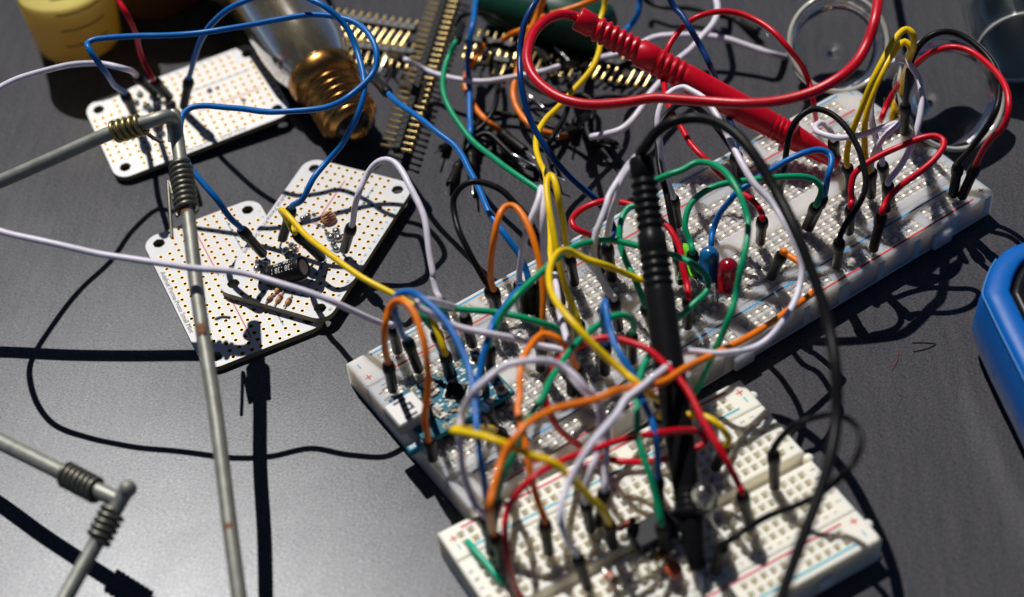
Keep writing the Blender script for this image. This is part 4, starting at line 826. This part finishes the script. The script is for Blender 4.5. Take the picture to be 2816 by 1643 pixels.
def loft(rings, mb, cap0=False, cap1=False, smooth=True):
    n = len(rings[0]); vs = [v for r in rings for v in r]; area = sum(rings[0][i - 1].x * rings[0][i].y - rings[0][i].x * rings[0][i - 1].y for i in range(n))
    fs = [(r * n + i, r * n + (i + 1) % n, r * n + n + (i + 1) % n, r * n + n + i) for r in range(len(rings) - 1) for i in range(n)]
    if cap1: fs.append(tuple(range((len(rings) - 1) * n, len(rings) * n)))
    if area < 0: fs = [tuple(reversed(f)) for f in fs]
    mb.add(vs, fs, None, smooth); return mb
mt = thing("multimeter", cen, "bright blue plastic meter holster with a black panel, on the table's empty side", "meter")
mb = loft([inset(.25, .2), inset(.02, .35), inset(-.12, .9), inset(-.1, 1.4), inset(0, 2.12), inset(.03, 2.2), inset(.12, 2.26), inset(.5, 2.34), inset(.57, 2.28), inset(.59, 1.7)], MB(), False, False)
mb.obj("blue_holster", mat("holster_blue", (.001, .11, .44), rough=.42, bump=.06, bscale=3, spec=.3), mt)
mb = loft([inset(.6, 1.6), inset(.62, 2.18), inset(.69, 2.26), inset(.8, 2.28), inset(.9, 2.16)], MB(), False, True); mb.obj("black_panel", mat("panel_black", (.008, .008, .009), rough=.3), mt)
sm_ = MB(); sm_.tube(spline([p + Vector((0, 0, -.06)) for p in inset(-.015, 2.2)[6:15]]), .022, 6); sm_.obj("mould_seam", mat("seam_blue", (.05, .25, .6), rough=.5), mt)
mb = loft([inset(.4, 0), inset(.3, .22)], MB(), False, True); mb.obj("rubber_foot", M_black, mt)
# ------------------------------------------------------------------ the metal rod stand
def coil(mb, p, q, R, r=.065):
    d = q - p; L = d.length; F = frame(p, d); n = max(2, int(L / (2.15 * r)))
    mb.tube([F @ Vector((R * math.cos(a), R * math.sin(a), L * a / (2 * math.pi * n))) for a in [k * math.pi / 7 for k in range(n * 14 + 1)]], r, 7); return mb
st = thing("wire_stand", at("D430,300", 4.9), "grey metal rods bound with coiled wire above the three perforated boards", "metal stand")
RR = .175
p_ = [at("D-420,630", 2.5), at("D-190,522", 3.4), at("a0,1335", 4.17), at("a400,1160", 4.72), at("a850,965", 5.3), at("a1040,912", 5.5), at("a1150,878", 5.6), at("a1220,858", 5.55), at("a1262,880", 5.3), at("a1280,950", 5.0), at("a1286,1040", 4.8)]
mb = MB(); mb.tube(spline(p_), RR, 14); mb.obj("cross_rod", M_rod, st)
v0, v1 = at("a1275,830", 5.2), at("D600,1540", 1.35); v1 = v0 + (v1 - v0) * 1.29
mb = MB(); n = 30; mb.tube([v0.lerp(v1, k / n) + Vector((.02 * math.sin(k * .5), .015 * math.sin(k * .8), .02 * math.sin(k * .4))) for k in range(n + 1)], RR * .98, 14); mb.obj("upright_rod", mat("rust_spotted_rod", (.36, .36, .31), rough=.45, metal=.6, bump=.2, bscale=3, var=.3), st)
M_rust = mat("rust", (.22, .09, .04), rough=.8, var=.4, bscale=12)
for tok, l in (("d1448,985", .13), ("d1360,60", .2), ("g1690,960", .06)):
    pt = at(tok, 4.0); k = min(range(200), key=lambda i: ((v0.lerp(v1, i / 199) - pt).cross(ray(tok))).length); q = v0.lerp(v1, k / 199); ax2 = (v1 - v0).normalized(); side = (CLOC - q); side = (side - ax2 * side.dot(ax2)).normalized(); tg = ax2.cross(side)
    vs = []; nn = 9
    for i in range(nn + 1):
        for j in range(2):
            a = -.25 + 1.1 * i / nn; vs.append(q + (side * math.cos(a) + tg * math.sin(a)) * (RR * .98 + .02) + ax2 * ((j - .5) * l * 2 + .05 * math.sin(i * 2.3 + j)))
    MB().add(vs, [(2 * i, 2 * i + 1, 2 * i + 3, 2 * i + 2) for i in range(nn)], None, True).obj('rust_spot', M_rust, st)
mb = coil(MB(), at("a830,975", 5.28), at("a1050,915", 5.5), .235); mb.obj("binding_coil", mat("brassy_coil", (.34, .28, .12), rough=.35, metal=.9, var=.3, bscale=6), st)
k0 = v0.lerp(v1, .089); k1 = v0.lerp(v1, .167)
mb = coil(MB(), k0, k1, .24); mb.obj("binding_coil", M_coil, st)
mb = MB(); sp = [k1 + Vector((-.26, .0, 0)), at("D414,440", 4.55), at("D417,500", 4.4), at("D423,585", 4.15)]; mb.tube(spline(sp), .045, 7); mb.obj("loose_wire_end", M_coil, st)
mb = MB(); mb.tube(spline([at("a1050,960", 4.7), at("a1120,1010", 4.5), at("a1190,1045", 4.4)]), .05, 7); mb.obj("loose_wire_end", M_coil, st)
s2 = thing("wire_stand", at("g860,740", 2.5), "second bound rod joint, blurred in the near corner of the table", "metal stand")
q_ = [at("g-900,-130", 1.5), at("g-260,175", 2.0), at("g0,325", 2.15), at("g250,450", 2.3), at("g560,605", 2.45), at("g720,685", 2.5), at("g870,755", 2.5)]
mb = MB(); mb.tube(spline(q_), .19, 14); mb.obj("cross_rod", M_rod, s2)
mb = MB(); mb.tube(spline([at("g945,665", 2.75), at("g905,720", 2.6), at("g860,800", 2.45), at("g760,960", 2.25), at("g700,1080", 2.1), at("g560,1330", 1.9), at("g380,1660", 1.7)]), .18, 14); mb.ball(at("g940,672", 2.75), .2); mb.obj("upright_rod", M_rod, s2)
mb = coil(MB(), at("g480,565", 2.42), at("g720,690", 2.5), .25); mb.obj("binding_coil", M_coil, s2)
mb = coil(MB(), at("g835,830", 2.42), at("g715,1060", 2.12), .25); mb.obj("binding_coil", M_coil, s2)
# stray hairs of thread and scratches on the table
def hair(toks, label, m, r=.012):
    mb = MB(); mb.tube(spline([at(s, .02) for s in toks.split()]), r, 5); tag(mb.obj("thread", m), label, "thread")
hair("f1590,1100 f1580,1180 f1545,1245", "short reddish thread on the table below the clear breadboard", mat("thread_red", (.16, .04, .03), rough=.8))
hair("f1700,1115 f1790,1095 f1865,1060 f1800,1050 f1690,1050", "curled dark thread on the table between breadboard and blue holster", mat("thread_dark", (.01, .01, .01), rough=.8))
